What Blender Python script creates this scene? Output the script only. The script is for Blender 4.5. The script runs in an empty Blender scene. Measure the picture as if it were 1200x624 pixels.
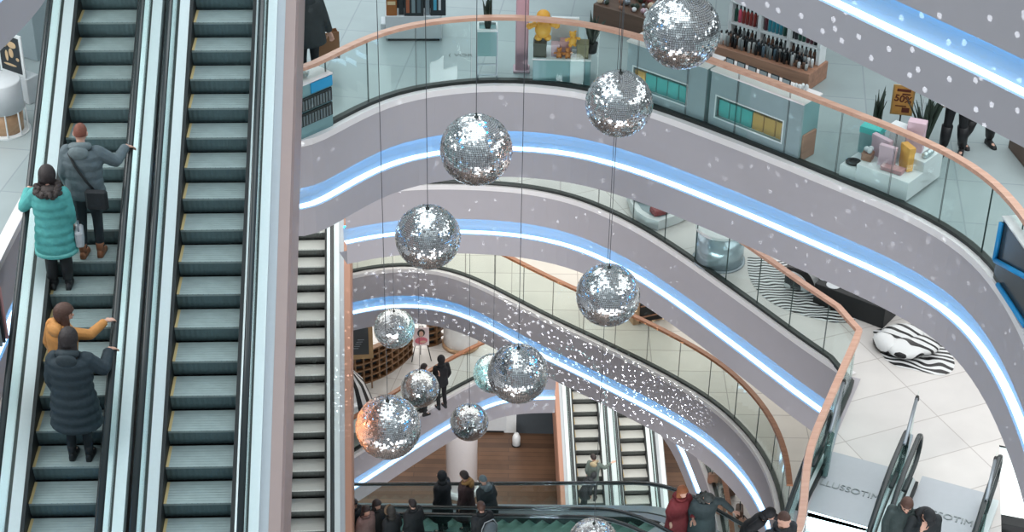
import bpy, bmesh, math, random
from mathutils import Vector, Matrix
from mathutils.geometry import tessellate_polygon
random.seed(7)
S = bpy.context.scene
COL = S.collection
PI = math.pi

# ---------------------------------------------------------------- camera
FPX = 2090.0
PITCH = math.radians(32.0)
ROLL = math.radians(1.03)
CAMZ = 38.0
vF = Vector((0, math.cos(PITCH), -math.sin(PITCH)))
vR0 = Vector((1, 0, 0)); vU0 = Vector((0, math.sin(PITCH), math.cos(PITCH)))
vR = vR0 * math.cos(ROLL) + vU0 * math.sin(ROLL)
vU = -vR0 * math.sin(ROLL) + vU0 * math.cos(ROLL)
vC = Vector((0, 0, CAMZ))
cam_d = bpy.data.cameras.new('camera')
cam = bpy.data.objects.new('camera', cam_d); COL.objects.link(cam)
cam_d.sensor_width = 36.0; cam_d.lens = FPX / 1200.0 * 36.0
cam_d.clip_start = 0.1; cam_d.clip_end = 300
m3 = Matrix((vR, vU, -vF)).transposed()
cam.matrix_world = Matrix.Translation(vC) @ m3.to_4x4()
S.camera = cam
S.view_settings.view_transform = 'Standard'
S.view_settings.look = 'None'
S.view_settings.gamma = 1.0
S.view_settings.use_curve_mapping = False
S.view_settings.exposure = 0.33
S.cycles.max_bounces = 8
S.cycles.diffuse_bounces = 3
S.cycles.glossy_bounces = 3
S.cycles.transparent_max_bounces = 16
S.cycles.sample_clamp_indirect = 4.0
S.cycles.use_denoising = True

# ---------------------------------------------------------------- daylight, hall lights and added fills
W = bpy.data.worlds.new('hall_daylight'); S.world = W; W.use_nodes = True
bg = W.node_tree.nodes['Background']
bg.inputs[0].default_value = (0.83, 0.92, 0.96, 1); bg.inputs[1].default_value = 0.66

def area(name, loc, sx, sy, power, col=(1, 1, 1), rot=(0, 0, 0)):
    l = bpy.data.lights.new(name, 'AREA'); l.shape = 'RECTANGLE'; l.size = sx; l.size_y = sy
    l.energy = power; l.color = col
    o = bpy.data.objects.new(name, l); o.location = loc; o.rotation_euler = rot; COL.objects.link(o); return o
# skylight over the atrium, then downlights under each gallery slab, and added fills
area('skylight_light', (-1, 20, 45.5), 16, 26, 2100, (0.86, 0.96, 1.0))
area('skylight_side_light', (-16, 16, 43), 10, 20, 1200, (0.82, 0.94, 1.0), (0, math.radians(-35), 0))
area('top_gallery_light', (0, 36, 35.5), 26, 14, 1800, (0.90, 0.98, 1.0))
area('upper_gallery_light', (3, 36, 24.0), 30, 16, 1100, (0.97, 0.99, 1.0))
area('upper_gallery_near_light', (9, 22, 23.9), 8, 9, 260, (0.97, 0.99, 1.0))
area('middle_gallery_light', (2, 41, 18.6), 26, 15, 1300, (1.0, 0.98, 0.94))
area('lower_gallery_light', (1, 47, 13.1), 26, 14, 1500, (1.0, 0.97, 0.93))
area('opposite_added_fill', (0, -4.4, 6.8), 50, 12.4, 10500, (0.97, 0.98, 1.0), (math.radians(90), 0, 0))  # added fill from the unseen side, to brighten the lower fascias
area('upper_right_added_fill', (9.5, 21, 30.0), 9, 13, 520, (0.95, 0.99, 1.0))  # added fill lifting the right shop floor, no fixture known there
area('left_added_fill', (-9.5, 19, 29.9), 5, 9, 420)  # added fill brightening the floor left of the escalators
area('ground_hall_light', (0, 49, 7.1), 16, 12, 900, (1.0, 0.95, 0.9))
area('ground_hall_near_light', (7, 40, 7.1), 6, 10, 500, (1.0, 0.95, 0.9))

# ---------------------------------------------------------------- pixel helpers
def ray(x, y):
    return vF + vR * ((x - 600) / FPX) + vU * ((312 - y) / FPX)
def P(x, y, z):
    d = ray(x, y); t = (z - CAMZ) / d.z
    return vC + d * t
def proj(q):
    v = Vector(q) - vC; w = v.dot(vF)
    return 600 + FPX * v.dot(vR) / w, 312 - FPX * v.dot(vU) / w
# levels
ZT, ZA, ZB, ZC, ZD, ZE = 31.8, 25.7, 20.3, 14.8, 8.8, 0.0
FH = 1.6     # height of a gallery fascia

# ---------------------------------------------------------------- materials
MATS = {}
def mat(name, col, rough=0.5, metal=0.0, noise=0.06, nscale=8.0, bump=0.0, emit=None, estr=0.0, spec=0.5, coat=0.0):
    if name in MATS: return MATS[name]
    m = bpy.data.materials.new(name); m.use_nodes = True
    nt = m.node_tree; b = nt.nodes['Principled BSDF']
    b.inputs['Roughness'].default_value = rough; b.inputs['Metallic'].default_value = metal
    b.inputs['Specular IOR Level'].default_value = spec
    b.inputs['Coat Weight'].default_value = coat
    tc = nt.nodes.new('ShaderNodeTexCoord'); n = nt.nodes.new('ShaderNodeTexNoise')
    n.inputs['Scale'].default_value = nscale; n.inputs['Detail'].default_value = 3
    nt.links.new(tc.outputs['Object'], n.inputs['Vector'])
    r = nt.nodes.new('ShaderNodeMixRGB')
    r.inputs[1].default_value = tuple(max(0, c * (1 - noise)) for c in col[:3]) + (1,)
    r.inputs[2].default_value = tuple(min(1, c * (1 + noise)) for c in col[:3]) + (1,)
    nt.links.new(n.outputs['Fac'], r.inputs[0]); nt.links.new(r.outputs[0], b.inputs['Base Color'])
    if bump:
        bp = nt.nodes.new('ShaderNodeBump'); bp.inputs['Strength'].default_value = bump; bp.inputs['Distance'].default_value = 0.02
        nt.links.new(n.outputs['Fac'], bp.inputs['Height']); nt.links.new(bp.outputs[0], b.inputs['Normal'])
    if emit:
        b.inputs['Emission Color'].default_value = tuple(emit) + (1,); b.inputs['Emission Strength'].default_value = estr
    MATS[name] = m; return m

def hexc(r, g, b):
    f = lambda v: ((v / 255 + 0.055) / 1.055) ** 2.4 if v > 10 else v / 255 / 12.92
    return (f(r), f(g), f(b))

def tile_mat(name, c1, c2, line, w, h, rot=0.0, rough=0.35, msize=0.012, offset=0.0, noise_amt=0.25):
    m = bpy.data.materials.new(name); m.use_nodes = True; nt = m.node_tree; b = nt.nodes['Principled BSDF']
    tc = nt.nodes.new('ShaderNodeTexCoord'); mp = nt.nodes.new('ShaderNodeMapping')
    mp.inputs['Rotation'].default_value = (0, 0, rot)
    nt.links.new(tc.outputs['Object'], mp.inputs[0])
    br = nt.nodes.new('ShaderNodeTexBrick'); br.offset = offset
    br.inputs['Color1'].default_value = c1 + (1,); br.inputs['Color2'].default_value = c2 + (1,); br.inputs['Mortar'].default_value = line + (1,)
    br.inputs['Scale'].default_value = 1.0; br.inputs['Brick Width'].default_value = w; br.inputs['Row Height'].default_value = h
    br.inputs['Mortar Size'].default_value = msize; br.inputs['Mortar Smooth'].default_value = 0.2
    nt.links.new(mp.outputs[0], br.inputs['Vector'])
    n = nt.nodes.new('ShaderNodeTexNoise'); n.inputs['Scale'].default_value = 1.3; n.inputs['Detail'].default_value = 6
    nt.links.new(mp.outputs[0], n.inputs['Vector'])
    mx = nt.nodes.new('ShaderNodeMixRGB'); mx.blend_type = 'MULTIPLY'; mx.inputs[0].default_value = noise_amt
    nt.links.new(br.outputs['Color'], mx.inputs[1]); nt.links.new(n.outputs['Fac'], mx.inputs[2])
    nt.links.new(mx.outputs[0], b.inputs['Base Color'])
    b.inputs['Roughness'].default_value = rough
    MATS[name] = m; return m

def wood_mat(name, c1, c2, scale=2.0, rough=0.45, along='X'):
    if name in MATS: return MATS[name]
    m = bpy.data.materials.new(name); m.use_nodes = True; nt = m.node_tree; b = nt.nodes['Principled BSDF']
    tc = nt.nodes.new('ShaderNodeTexCoord'); mp = nt.nodes.new('ShaderNodeMapping')
    mp.inputs['Scale'].default_value = (1, 9, 9) if along == 'X' else ((9, 1, 9) if along == 'Y' else (9, 9, 1))
    nt.links.new(tc.outputs['Object'], mp.inputs[0])
    n = nt.nodes.new('ShaderNodeTexNoise'); n.inputs['Scale'].default_value = scale; n.inputs['Detail'].default_value = 6
    n.inputs['Distortion'].default_value = 0.6
    nt.links.new(mp.outputs[0], n.inputs['Vector'])
    r = nt.nodes.new('ShaderNodeValToRGB'); r.color_ramp.elements[0].position = 0.3; r.color_ramp.elements[1].position = 0.72
    r.color_ramp.elements[0].color = c1 + (1,); r.color_ramp.elements[1].color = c2 + (1,)
    nt.links.new(n.outputs['Fac'], r.inputs[0]); nt.links.new(r.outputs[0], b.inputs['Base Color'])
    b.inputs['Roughness'].default_value = rough
    MATS[name] = m; return m

def glass_mat(name, tint=(0.93, 0.975, 0.965), gloss=0.02, rough=0.02):
    if name in MATS: return MATS[name]
    m = bpy.data.materials.new(name); m.use_nodes = True; nt = m.node_tree
    for n in list(nt.nodes): nt.nodes.remove(n)
    o = nt.nodes.new('ShaderNodeOutputMaterial'); t = nt.nodes.new('ShaderNodeBsdfTransparent'); t.inputs[0].default_value = tint + (1,)
    g = nt.nodes.new('ShaderNodeBsdfGlossy'); g.inputs['Roughness'].default_value = rough; g.inputs[0].default_value = (0.9, 1, 1, 1)
    lw = nt.nodes.new('ShaderNodeLayerWeight'); pw = nt.nodes.new('ShaderNodeMath'); pw.operation = 'POWER'; pw.inputs[1].default_value = 4.0
    nt.links.new(lw.outputs['Facing'], pw.inputs[0]); lw = pw
    ad = nt.nodes.new('ShaderNodeMath'); ad.operation = 'MULTIPLY_ADD'; ad.inputs[1].default_value = 0.5; ad.inputs[2].default_value = gloss
    mx = nt.nodes.new('ShaderNodeMixShader')
    nt.links.new(lw.outputs[0], ad.inputs[0]); nt.links.new(ad.outputs[0], mx.inputs[0])
    nt.links.new(t.outputs[0], mx.inputs[1]); nt.links.new(g.outputs[0], mx.inputs[2]); nt.links.new(mx.outputs[0], o.inputs[0])
    MATS[name] = m; return m

M_white = mat('white_paint', hexc(222, 228, 230), 0.45)
M_fascia = mat('grey_mauve_fascia', hexc(178, 174, 179), 0.62, noise=0.03, nscale=3)
M_rim = mat('pale_stone_ledge', hexc(235, 232, 232), 0.5, noise=0.03)
M_cove = mat('cove_grey', hexc(156, 168, 178), 0.7, noise=0.0)
M_led = mat('ice_led_strip', (0.5, 0.7, 1.0), 0.5, emit=(0.62, 0.86, 1.0), estr=2.2, noise=0)
M_ledblue = mat('blue_led_strip', (0.1, 0.4, 1.0), 0.5, emit=(0.0, 0.40, 0.95), estr=13.0, noise=0)
M_ceiling = mat('gallery_ceiling', hexc(225, 225, 225), 0.8, noise=0.02)
M_floorA = tile_mat('grey_green_floor_tiles', hexc(178, 190, 192), hexc(170, 184, 186), hexc(160, 172, 175), 1.2, 1.2, 0.12, 0.22)
M_floorB = tile_mat('cream_floor_tiles', hexc(226, 222, 218), hexc(218, 215, 212), hexc(188, 182, 178), 1.8, 0.9, math.radians(-24), 0.3, 0.010)
M_floorC = tile_mat('cream_floor_tiles_middle', hexc(226, 221, 212), hexc(218, 214, 206), hexc(178, 172, 166), 1.6, 0.8, 0.0, 0.3, 0.012)
M_floorD = tile_mat('cream_floor_tiles_lower', hexc(224, 222, 220), hexc(216, 214, 210), hexc(180, 176, 172), 1.6, 0.8, 0.2, 0.3, 0.012)
M_floorE = tile_mat('brown_plank_floor', hexc(130, 98, 76), hexc(98, 74, 58), hexc(70, 54, 44), 3.2, 0.24, 0.0, 0.35, 0.008, 0.45, 0.6)
M_black = mat('black_rubber', hexc(44, 52, 54), 0.25)
M_darkline = mat('dark_channel', hexc(44, 50, 48), 0.4, 0.2)
M_copper = wood_mat('copper_wood_rail', hexc(196, 150, 128), hexc(214, 172, 150), 1.5, 0.35)
M_brownrail = wood_mat('brown_wood_rail', hexc(150, 98, 66), hexc(176, 122, 88), 1.5, 0.35)
M_glass = glass_mat('railing_glass')
M_glassedge = mat('glass_edge', hexc(38, 62, 60), 0.3)
M_steel = mat('brushed_steel', hexc(206, 218, 220), 0.38, 0.75, 0.05, 30)
M_steelwarm = mat('pale_steel', hexc(214, 224, 226), 0.42, 0.35, 0.04, 30)
M_greysteel = mat('grey_steel', hexc(150, 160, 168), 0.4, 0.6, 0.05, 20)
M_clad = mat('rose_brown_cladding', hexc(170, 148, 144), 0.5, 0.1, 0.05, 4)
M_cladbrown = mat('copper_brown_cladding', hexc(176, 132, 112), 0.5, 0.15, 0.05, 4)
M_dark = mat('near_black', hexc(26, 30, 32), 0.6)
M_yellow = mat('yellow_demarcation', hexc(190, 170, 122), 0.6)

M_skin = mat('skin', hexc(222, 176, 156), 0.5, noise=0.04)
M_hairdk = mat('dark_hair', hexc(46, 38, 38), 0.55, noise=0.3, nscale=60, bump=0.4)
# ---------------------------------------------------------------- object helpers
def tag(o, label=None, cat=None, group=None, kind=None):
    if label: o['label'] = label
    if cat: o['category'] = cat
    if group: o['group'] = group
    if kind: o['kind'] = kind
    return o
def thing(name, label, cat, loc=(0, 0, 0), rz=0.0, group=None):
    o = bpy.data.objects.new(name, None); o.empty_display_size = 0.2; COL.objects.link(o)
    o.location = loc; o.rotation_euler = (0, 0, rz)
    return tag(o, label, cat, group)
class MB:
    def __init__(s): s.v = []; s.f = []; s.mi = []; s.cur = 0
    def add(s, vs, fs):
        b = len(s.v); s.v += [tuple(v) for v in vs]; s.f += [tuple(b + i for i in f) for f in fs]; s.mi += [s.cur] * len(fs); return s
    def box(s, x0, x1, y0, y1, z0, z1, M=None, bev=0.0):
        if bev > 0:
            b = bev; pts = []
            # chamfered box from three stacked rings
            def ring(z, i):
                return [(x0 + i, y0 + b, z), (x0 + b, y0 + i, z), (x1 - b, y0 + i, z), (x1 - i, y0 + b, z), (x1 - i, y1 - b, z), (x1 - b, y1 - i, z), (x0 + b, y1 - i, z), (x0 + i, y1 - b, z)]
            R = [ring(z0, b), ring(z0 + b, 0), ring(z1 - b, 0), ring(z1, b)]
            vs = [p for r in R for p in r]; fs = [tuple(range(7, -1, -1)), tuple(range(24, 32))]
            for k in range(3):
                for i in range(8):
                    j = (i + 1) % 8; fs.append((k * 8 + i, k * 8 + j, k * 8 + 8 + j, k * 8 + 8 + i))
        else:
            vs = [(x0, y0, z0), (x1, y0, z0), (x1, y1, z0), (x0, y1, z0), (x0, y0, z1), (x1, y0, z1), (x1, y1, z1), (x0, y1, z1)]
            fs = [(3, 2, 1, 0), (4, 5, 6, 7), (0, 1, 5, 4), (1, 2, 6, 5), (2, 3, 7, 6), (3, 0, 4, 7)]
        if M is not None: vs = [M @ Vector(v) for v in vs]
        return s.add(vs, fs)
    def tube(s, pts, r, n=8, cap=True, flat=1.0):
        pts = [Vector(p) for p in pts]; rs = r if isinstance(r, (list, tuple)) else [r] * len(pts)
        vs = []; up = None
        for i, p in enumerate(pts):
            t = (pts[min(i + 1, len(pts) - 1)] - pts[max(i - 1, 0)]).normalized()
            if up is None:
                up = Vector((0, 0, 1)) if abs(t.z) < 0.9 else Vector((0, 1, 0))
            sx = t.cross(up)
            if sx.length < 1e-5: sx = t.cross(Vector((1, 0, 0)))
            sx.normalize(); uy = sx.cross(t).normalized()
            up = uy
            for k in range(n):
                a = 2 * PI * k / n
                vs.append(p + sx * math.cos(a) * rs[i] + uy * math.sin(a) * rs[i] * flat)
        fs = []
        for i in range(len(pts) - 1):
            for k in range(n):
                j = (k + 1) % n; fs.append((i * n + k, i * n + j, (i + 1) * n + j, (i + 1) * n + k))
        if cap: fs.append(tuple(range(n - 1, -1, -1))); fs.append(tuple((len(pts) - 1) * n + k for k in range(n)))
        return s.add(vs, fs)
    def lathe(s, prof, n=20, c=(0, 0, 0), sx=1.0, sy=1.0):
        vs = []
        for r, z in prof:
            for k in range(n):
                a = 2 * PI * k / n; vs.append((c[0] + math.cos(a) * r * sx, c[1] + math.sin(a) * r * sy, c[2] + z))
        fs = []
        for i in range(len(prof) - 1):
            for k in range(n):
                j = (k + 1) % n; fs.append((i * n + k, i * n + j, (i + 1) * n + j, (i + 1) * n + k))
        fs.append(tuple(range(n - 1, -1, -1))); fs.append(tuple((len(prof) - 1) * n + k for k in range(n)))
        return s.add(vs, fs)
    def ell(s, c, rx, ry, rz, n=16, m=10, M=None):
        vs = []; c = Vector(c)
        for i in range(m + 1):
            th = PI * i / m; r = max(math.sin(th), 0.02)
            for k in range(n):
                a = 2 * PI * k / n
                v = Vector((rx * r * math.cos(a), ry * r * math.sin(a), -rz * math.cos(th)))
                if M is not None: v = M @ v
                vs.append(c + v)
        fs = []
        for i in range(m):
            for k in range(n):
                j = (k + 1) % n; fs.append((i * n + k, i * n + j, (i + 1) * n + j, (i + 1) * n + k))
        fs.append(tuple(range(n - 1, -1, -1))); fs.append(tuple(m * n + k for k in range(n)))
        return s.add(vs, fs)
    def loft(s, rings):
        n = len(rings[0]); vs = [p for r in rings for p in r]; fs = []
        for i in range(len(rings) - 1):
            for k in range(n):
                j = (k + 1) % n; fs.append((i * n + k, i * n + j, (i + 1) * n + j, (i + 1) * n + k))
        fs.append(tuple(range(n - 1, -1, -1))); fs.append(tuple((len(rings) - 1) * n + k for k in range(n)))
        return s.add(vs, fs)
    def build(s, name, m, parent=None, smooth=False):
        me = bpy.data.meshes.new(name); me.from_pydata(s.v, [], s.f)
        ms = m if isinstance(m, (list, tuple)) else [m]
        for x in ms: me.materials.append(x)
        if len(ms) > 1: me.polygons.foreach_set('material_index', s.mi)
        if smooth: me.polygons.foreach_set('use_smooth', [True] * len(me.polygons))
        me.update()
        o = bpy.data.objects.new(name, me); COL.objects.link(o)
        if parent: o.parent = parent
        return o
def struct(o):
    o['kind'] = 'structure'; return o
def copy_tree(o, parent=None):
    c = o.copy(); COL.objects.link(c)
    if parent is not None: c.parent = parent
    for ch in list(o.children): copy_tree(ch, c)
    return c
def text_part(name, s, size, m, parent, loc, rot=(0, 0, 0), ext=0.002, bold=0.0):
    cu = bpy.data.curves.new(name, 'FONT'); cu.body = s; cu.size = size; cu.extrude = ext
    cu.offset = bold; cu.align_x = 'CENTER'; cu.align_y = 'CENTER'; cu.materials.append(m)
    t = bpy.data.objects.new(name, cu); COL.objects.link(t); bpy.context.view_layer.update()
    me = bpy.data.meshes.new_from_object(t.evaluated_get(bpy.context.evaluated_depsgraph_get()))
    bpy.data.objects.remove(t)
    o = bpy.data.objects.new(name, me); COL.objects.link(o); o.parent = parent; o.location = loc; o.rotation_euler = rot
    return o

def smooth_line(pts, step=0.22):
    pts = [Vector(p) for p in pts]; out = []
    ext = [pts[0] * 2 - pts[1]] + pts + [pts[-1] * 2 - pts[-2]]
    for i in range(1, len(ext) - 2):
        a, b, c, d = ext[i - 1], ext[i], ext[i + 1], ext[i + 2]
        n = max(1, int((c - b).length / step))
        for k in range(n):
            t = k / n
            out.append(0.5 * ((2 * b) + (c - a) * t + (2 * a - 5 * b + 4 * c - d) * t * t + (3 * b - a - 3 * c + d) * t ** 3))
    out.append(pts[-1])
    # relax the tracing jitter
    for _ in range(6):
        q = out[:]
        for i in range(1, len(out) - 1): q[i] = out[i] * 0.5 + (out[i - 1] + out[i + 1]) * 0.25
        out = q
    return out
def normals(line):
    ns = []
    for i in range(len(line)):
        t = line[min(i + 1, len(line) - 1)] - line[max(i - 1, 0)]
        ns.append(Vector((-t.y, t.x, 0)).normalized())      # towards the floor
    return ns
def sweep(line, cs, mb, closed=False):
    ns = normals(line); n = len(cs); vs = []
    for p, nn in zip(line, ns):
        for d, z in cs: vs.append(Vector((p.x, p.y, p.z)) + nn * d + Vector((0, 0, z)))
    fs = []
    m = n if closed else n - 1
    for i in range(len(line) - 1):
        for k in range(m):
            j = (k + 1) % n; fs.append((i * n + k, (i + 1) * n + k, (i + 1) * n + j, i * n + j))
    mb.add(vs, fs)
    if closed:
        b = len(mb.v) - len(vs)
        mb.f.append(tuple(b + k for k in range(n))); mb.mi.append(mb.cur)
        mb.f.append(tuple(b + (len(line) - 1) * n + k for k in range(n - 1, -1, -1))); mb.mi.append(mb.cur)
TRIM = [0]
def gallery(line, where):
    def tr(cs, m, closed=False):
        TRIM[0] += 1; mb = MB(); sweep(line, cs, mb, closed)
        return struct(mb.build('trim_%d' % TRIM[0], m, None, True if False else False))
    tr([(0.17, 0.015), (0.0, 0.015), (0.0, -0.09), (0.012, -0.09)], M_rim)
    tr([(0.012, -0.09), (0.012, -0.78), (0.03, -0.79)], M_fascia)
    tr([(0.03, -0.79), (0.13, -0.79), (0.17, -0.83), (0.18, -0.94), (0.17, -1.04), (0.15, -1.13), (0.02, -1.14)], M_cove)
    tr([(0.02, -1.14), (0.0, -1.14), (0.0, -1.6), (0.5, -1.6)], M_fascia)
    root = thing('cove_light', 'blue glowing light strip in the recess along the %s balcony edge' % where, 'light strip', tuple(line[0]))
    rel = [p - line[0] for p in line]
    mb = MB(); sweep(rel, [(0.035, -1.122), (0.035, -1.134), (0.145, -1.134), (0.145, -1.122)], mb, True); mb.build('white_strip', M_led, root)
    mb = MB(); sweep(rel, [(0.115, -0.792), (0.115, -0.806), (0.165, -0.812), (0.165, -0.792)], mb, True); mb.build('blue_strip', M_ledblue, root)
def railing(line, label, m_rail, h=1.08, panel=0.88, inset=0.14, rail_w=0.13, rail_t=0.05, skip=()):
    root = thing('glass_railing', label, 'railing', tuple(line[0]))
    o0 = line[0]
    ns = normals(line)
    base = [p + n * inset - o0 for p, n in zip(line, ns)]
    mb = MB(); sweep(base, [(-0.045, 0.0), (-0.045, 0.07), (0.045, 0.07), (0.045, 0.0)], mb, True); mb.build('base_channel', M_darkline, root)
    mb = MB(); sweep(base, [(-rail_w / 2, h), (-rail_w / 2 + 0.012, h + rail_t), (rail_w / 2 - 0.012, h + rail_t), (rail_w / 2, h)], mb, True)
    mb.build('handrail', m_rail, root, False)
    # panels by arc length
    L = [0.0]
    for i in range(1, len(base)): L.append(L[-1] + (base[i] - base[i - 1]).length)
    def at(s):
        for i in range(1, len(L)):
            if L[i] >= s:
                t = (s - L[i - 1]) / max(L[i] - L[i - 1], 1e-6); return base[i - 1].lerp(base[i], t)
        return base[-1]
    n = max(1, int(L[-1] / panel)); w = L[-1] / n
    for k in range(n):
        s0 = k * w + 0.008; s1 = (k + 1) * w - 0.008
        pts = [at(s0 + (s1 - s0) * j / 4) for j in range(5)]
        mb = MB(); th = 0.007
        sweep(pts, [(-th, 0.06), (-th, h), (th, h), (th, 0.06)], mb, True)
        nf = len(mb.f); mb.mi[-1] = mb.mi[-2] = 1
        # dark polished end strips
        mb.build('glass_panel', [M_glass, M_glassedge], root)
    return root
def slab(poly, z, mfloor, fname, cname, thick=1.6):
    tri = tessellate_polygon([[Vector((p.x, p.y, 0)) for p in poly]])
    mb = MB(); mb.add([(p.x, p.y, z) for p in poly], [tuple(t) for t in tri])
    o = struct(mb.build(fname, mfloor))
    # make normals point up
    me = o.data
    bm = bmesh.new(); bm.from_mesh(me)
    for f in bm.faces:
        if f.normal.z < 0: f.normal_flip()
    bm.to_mesh(me); bm.free()
    if cname:
        mb = MB(); mb.add([(p.x, p.y, z - thick) for p in poly], [tuple(t) for t in tri])
        struct(mb.build(cname, M_ceiling))

# ---------------------------------------------------------------- floors and balcony edges
eA = smooth_line([Vector((-6.75, 11, ZA)), Vector((-6.65, 17, ZA)), Vector((-6.5, 22.6, ZA)), Vector((-5.6, 23.9, ZA)), Vector((-4.2, 23.4, ZA))] +
    [P(x, y, ZA) for x, y in [(349, 174), (380, 158), (409, 141.5), (441, 125), (470, 114), (501, 107.5), (530, 103), (559, 100.5), (595, 100), (628, 101.5), (660, 105), (692, 111), (730, 121.5), (770, 134), (828, 156), (897, 182.5), (958, 208), (1010, 229), (1059, 250), (1102, 272), (1131, 293), (1160, 324), (1180, 354), (1200, 394), (1222, 450), (1240, 520), (1250, 600)]])
polyA = eA + [Vector((9, 10, 0)), Vector((30, 10, 0)), Vector((30, 75, 0)), Vector((-30, 75, 0)), Vector((-30, 11, 0))]
slab(polyA, ZA, M_floorA, 'floor_upper', 'ceiling_upper')
gallery(eA, 'uppermost glass fronted')
iA = next(i for i, p in enumerate(eA) if p.x > -3.6 and p.y < 23.5 and i > 40)
railing(eA[iA:], 'curved glass railing with pale copper wood handrail on the shop level', M_copper)

eZ = smooth_line([P(x, y, ZT - FH) + Vector((0, 0, FH)) for x, y in [(640, -150), (760, -60), (866, 5), (900, 22), (960, 51), (1038, 91), (1120, 131), (1200, 173), (1290, 224), (1400, 300)]])
slab(eZ + [Vector((30, 10, 0)), Vector((30, 40, 0)), Vector((eZ[0].x, 40, 0))], ZT, M_floorA, 'floor_top_right', 'ceiling_top_right')
gallery(eZ, 'top right')
eZl = smooth_line([P(x, y, ZT - FH) + Vector((0, 0, FH)) for x, y in [(-60, 118), (-30, 88), (3, 58), (28, 32), (50, 8), (66, -22), (80, -60)]])
slab(eZl + [Vector((eZl[-1].x, 30, 0)), Vector((-20, 30, 0)), Vector((-20, eZl[0].y, 0))], ZT, M_floorA, 'floor_top_left', 'ceiling_top_left')
gallery(eZl, 'top left')

b1 = smooth_line([P(x, y, ZB) for x, y in [(404, 230), (430, 224), (465, 219.5), (504, 217.5), (559, 218.5), (611, 222), (640, 227), (670, 234), (712, 251), (750, 270), (784, 292), (822, 318), (851, 339), (890, 367), (934, 400), (975, 428), (995, 442)]])
b2 = smooth_line([P(x, y, ZB) for x, y in [(995, 442), (963, 515), (940, 570), (930, 600), (926, 640), (923, 685), (905, 725), (870, 770)]])
polyB = b1 + b2[1:] + [P(1160, 700, ZB), P(1150, 600, ZB), P(1180, 520, ZB), Vector((12, 26, 0)), Vector((28, 26, 0)), Vector((28, 72, 0)), Vector((-28, 72, 0)), Vector((-28, 38, 0)), Vector((b1[0].x - 0.02, 38, 0))]
# well for the two escalators that go down towards the viewer is cut in front of the landing line
LL0 = P(940, 534, ZB); LL1 = P(1156, 593, ZB)
latv = (LL1 - LL0); latv.z = 0; latv.normalize(); fwdv = Vector((latv.y, -latv.x, 0))   # towards the viewer
b2c = [p for p in b2 if (p - LL0).dot(fwdv) < 1.3]
endL = b2c[-1]; endR = LL0 + latv * 3.45 + fwdv * 1.3
polyB = b1 + b2[1:] + [LL0 + latv * 0.15 + fwdv * 7.0, LL0 + latv * 0.15 + fwdv * 1.3, endR, P(1171, 522, ZB), P(1330, 560, ZB), Vector((28, 22, 0)), Vector((28, 72, 0)), Vector((-28, 72, 0)), Vector((-28, 38, 0)), Vector((b1[0].x - 0.02, 38, 0))]
slab(polyB, ZB, M_floorB, 'floor_middle', 'ceiling_middle')
gallery(b1, 'second highest')
TRIM[0] += 1; mb = MB(); sweep(b2, [(0.2, 0.015), (0, 0.015), (0, -1.6), (0.4, -1.6)], mb); struct(mb.build('trim_%d' % TRIM[0], M_fascia))
railing(b1[:-2] + b2[1:], 'glass railing with angled copper wood handrail round the escalator landing', M_copper, inset=0.10)

eC = smooth_line([P(x, y, ZC) for x, y in [(380, 331), (411, 323.5), (440, 317), (470, 314), (501, 316), (527, 321), (548, 329), (578, 343), (608, 359), (640, 375.5), (686, 397), (725, 416), (760, 433), (800, 455), (837, 479), (868, 509), (890, 539), (903, 568), (910, 600), (912, 640)]])
polyC = eC + [P(1400, 640, ZC), Vector((28, 26, 0)), Vector((28, 72, 0)), Vector((-28, 72, 0)), Vector((-28, eC[0].y, 0))]
slab(polyC, ZC, M_floorC, 'floor_lower', 'ceiling_lower')
gallery(eC, 'middle')
railing(eC[:-2], 'glass railing with brown wood handrail sweeping down to the lower right', M_brownrail, rail_w=0.13)

d1 = smooth_line([P(x, y, ZD) for x, y in [(350, 575), (380, 556), (411, 537), (446, 515), (480, 493), (501, 480), (529, 463), (555, 449), (575, 439), (600, 432.5), (625, 431), (652, 431)]])
d2 = smooth_line([P(x, y, ZD) for x, y in [(762, 440), (778, 455), (792, 476), (804, 502), (816, 532), (828, 562), (838, 600), (846, 650), (850, 700)]])
polyD = [p for p in d1] + [Vector((d1[-1].x, 62, 0)), Vector((d2[0].x, 62, 0))] + d2 + [P(1400, 700, ZD), Vector((28, 30, 0)), Vector((28, 75, 0)), Vector((-28, 75, 0)), Vector((-28, d1[0].y, 0))]
slab(polyD, ZD, M_floorD, 'floor_lowest_gallery', 'ceiling_lowest_gallery')
gallery(d1, 'lowest left')
gallery(d2, 'lowest right')
railing(d1, 'short glass railing with wood handrail at the lowest gallery', M_brownrail)
railing(d2, 'glass railing behind the crossing escalator at the lowest gallery', M_brownrail)

slab([Vector((-28, -4, 0)), Vector((28, -4, 0)), Vector((28, 75, 0)), Vector((-28, 75, 0))], ZE, M_floorE, 'floor_ground', None)
# back walls of each gallery
def wall(name, x0, x1, y, z0, z1, m):
    mb = MB(); mb.box(x0, x1, y, y + 0.2, z0, z1); return struct(mb.build(name, m))
wall('wall_back_upper', -30, 30, 74.5, ZA, ZT + 6, M_white)
wall('wall_back_middle', -28, 28, 71.5, ZB, ZA - FH, M_white)
wall('wall_back_lower', -28, 28, 71.5, ZC, ZB - FH, M_white)
wall('wall_back_lowest', -28, 28, 74.5, ZD, ZC - FH, M_white)
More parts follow.
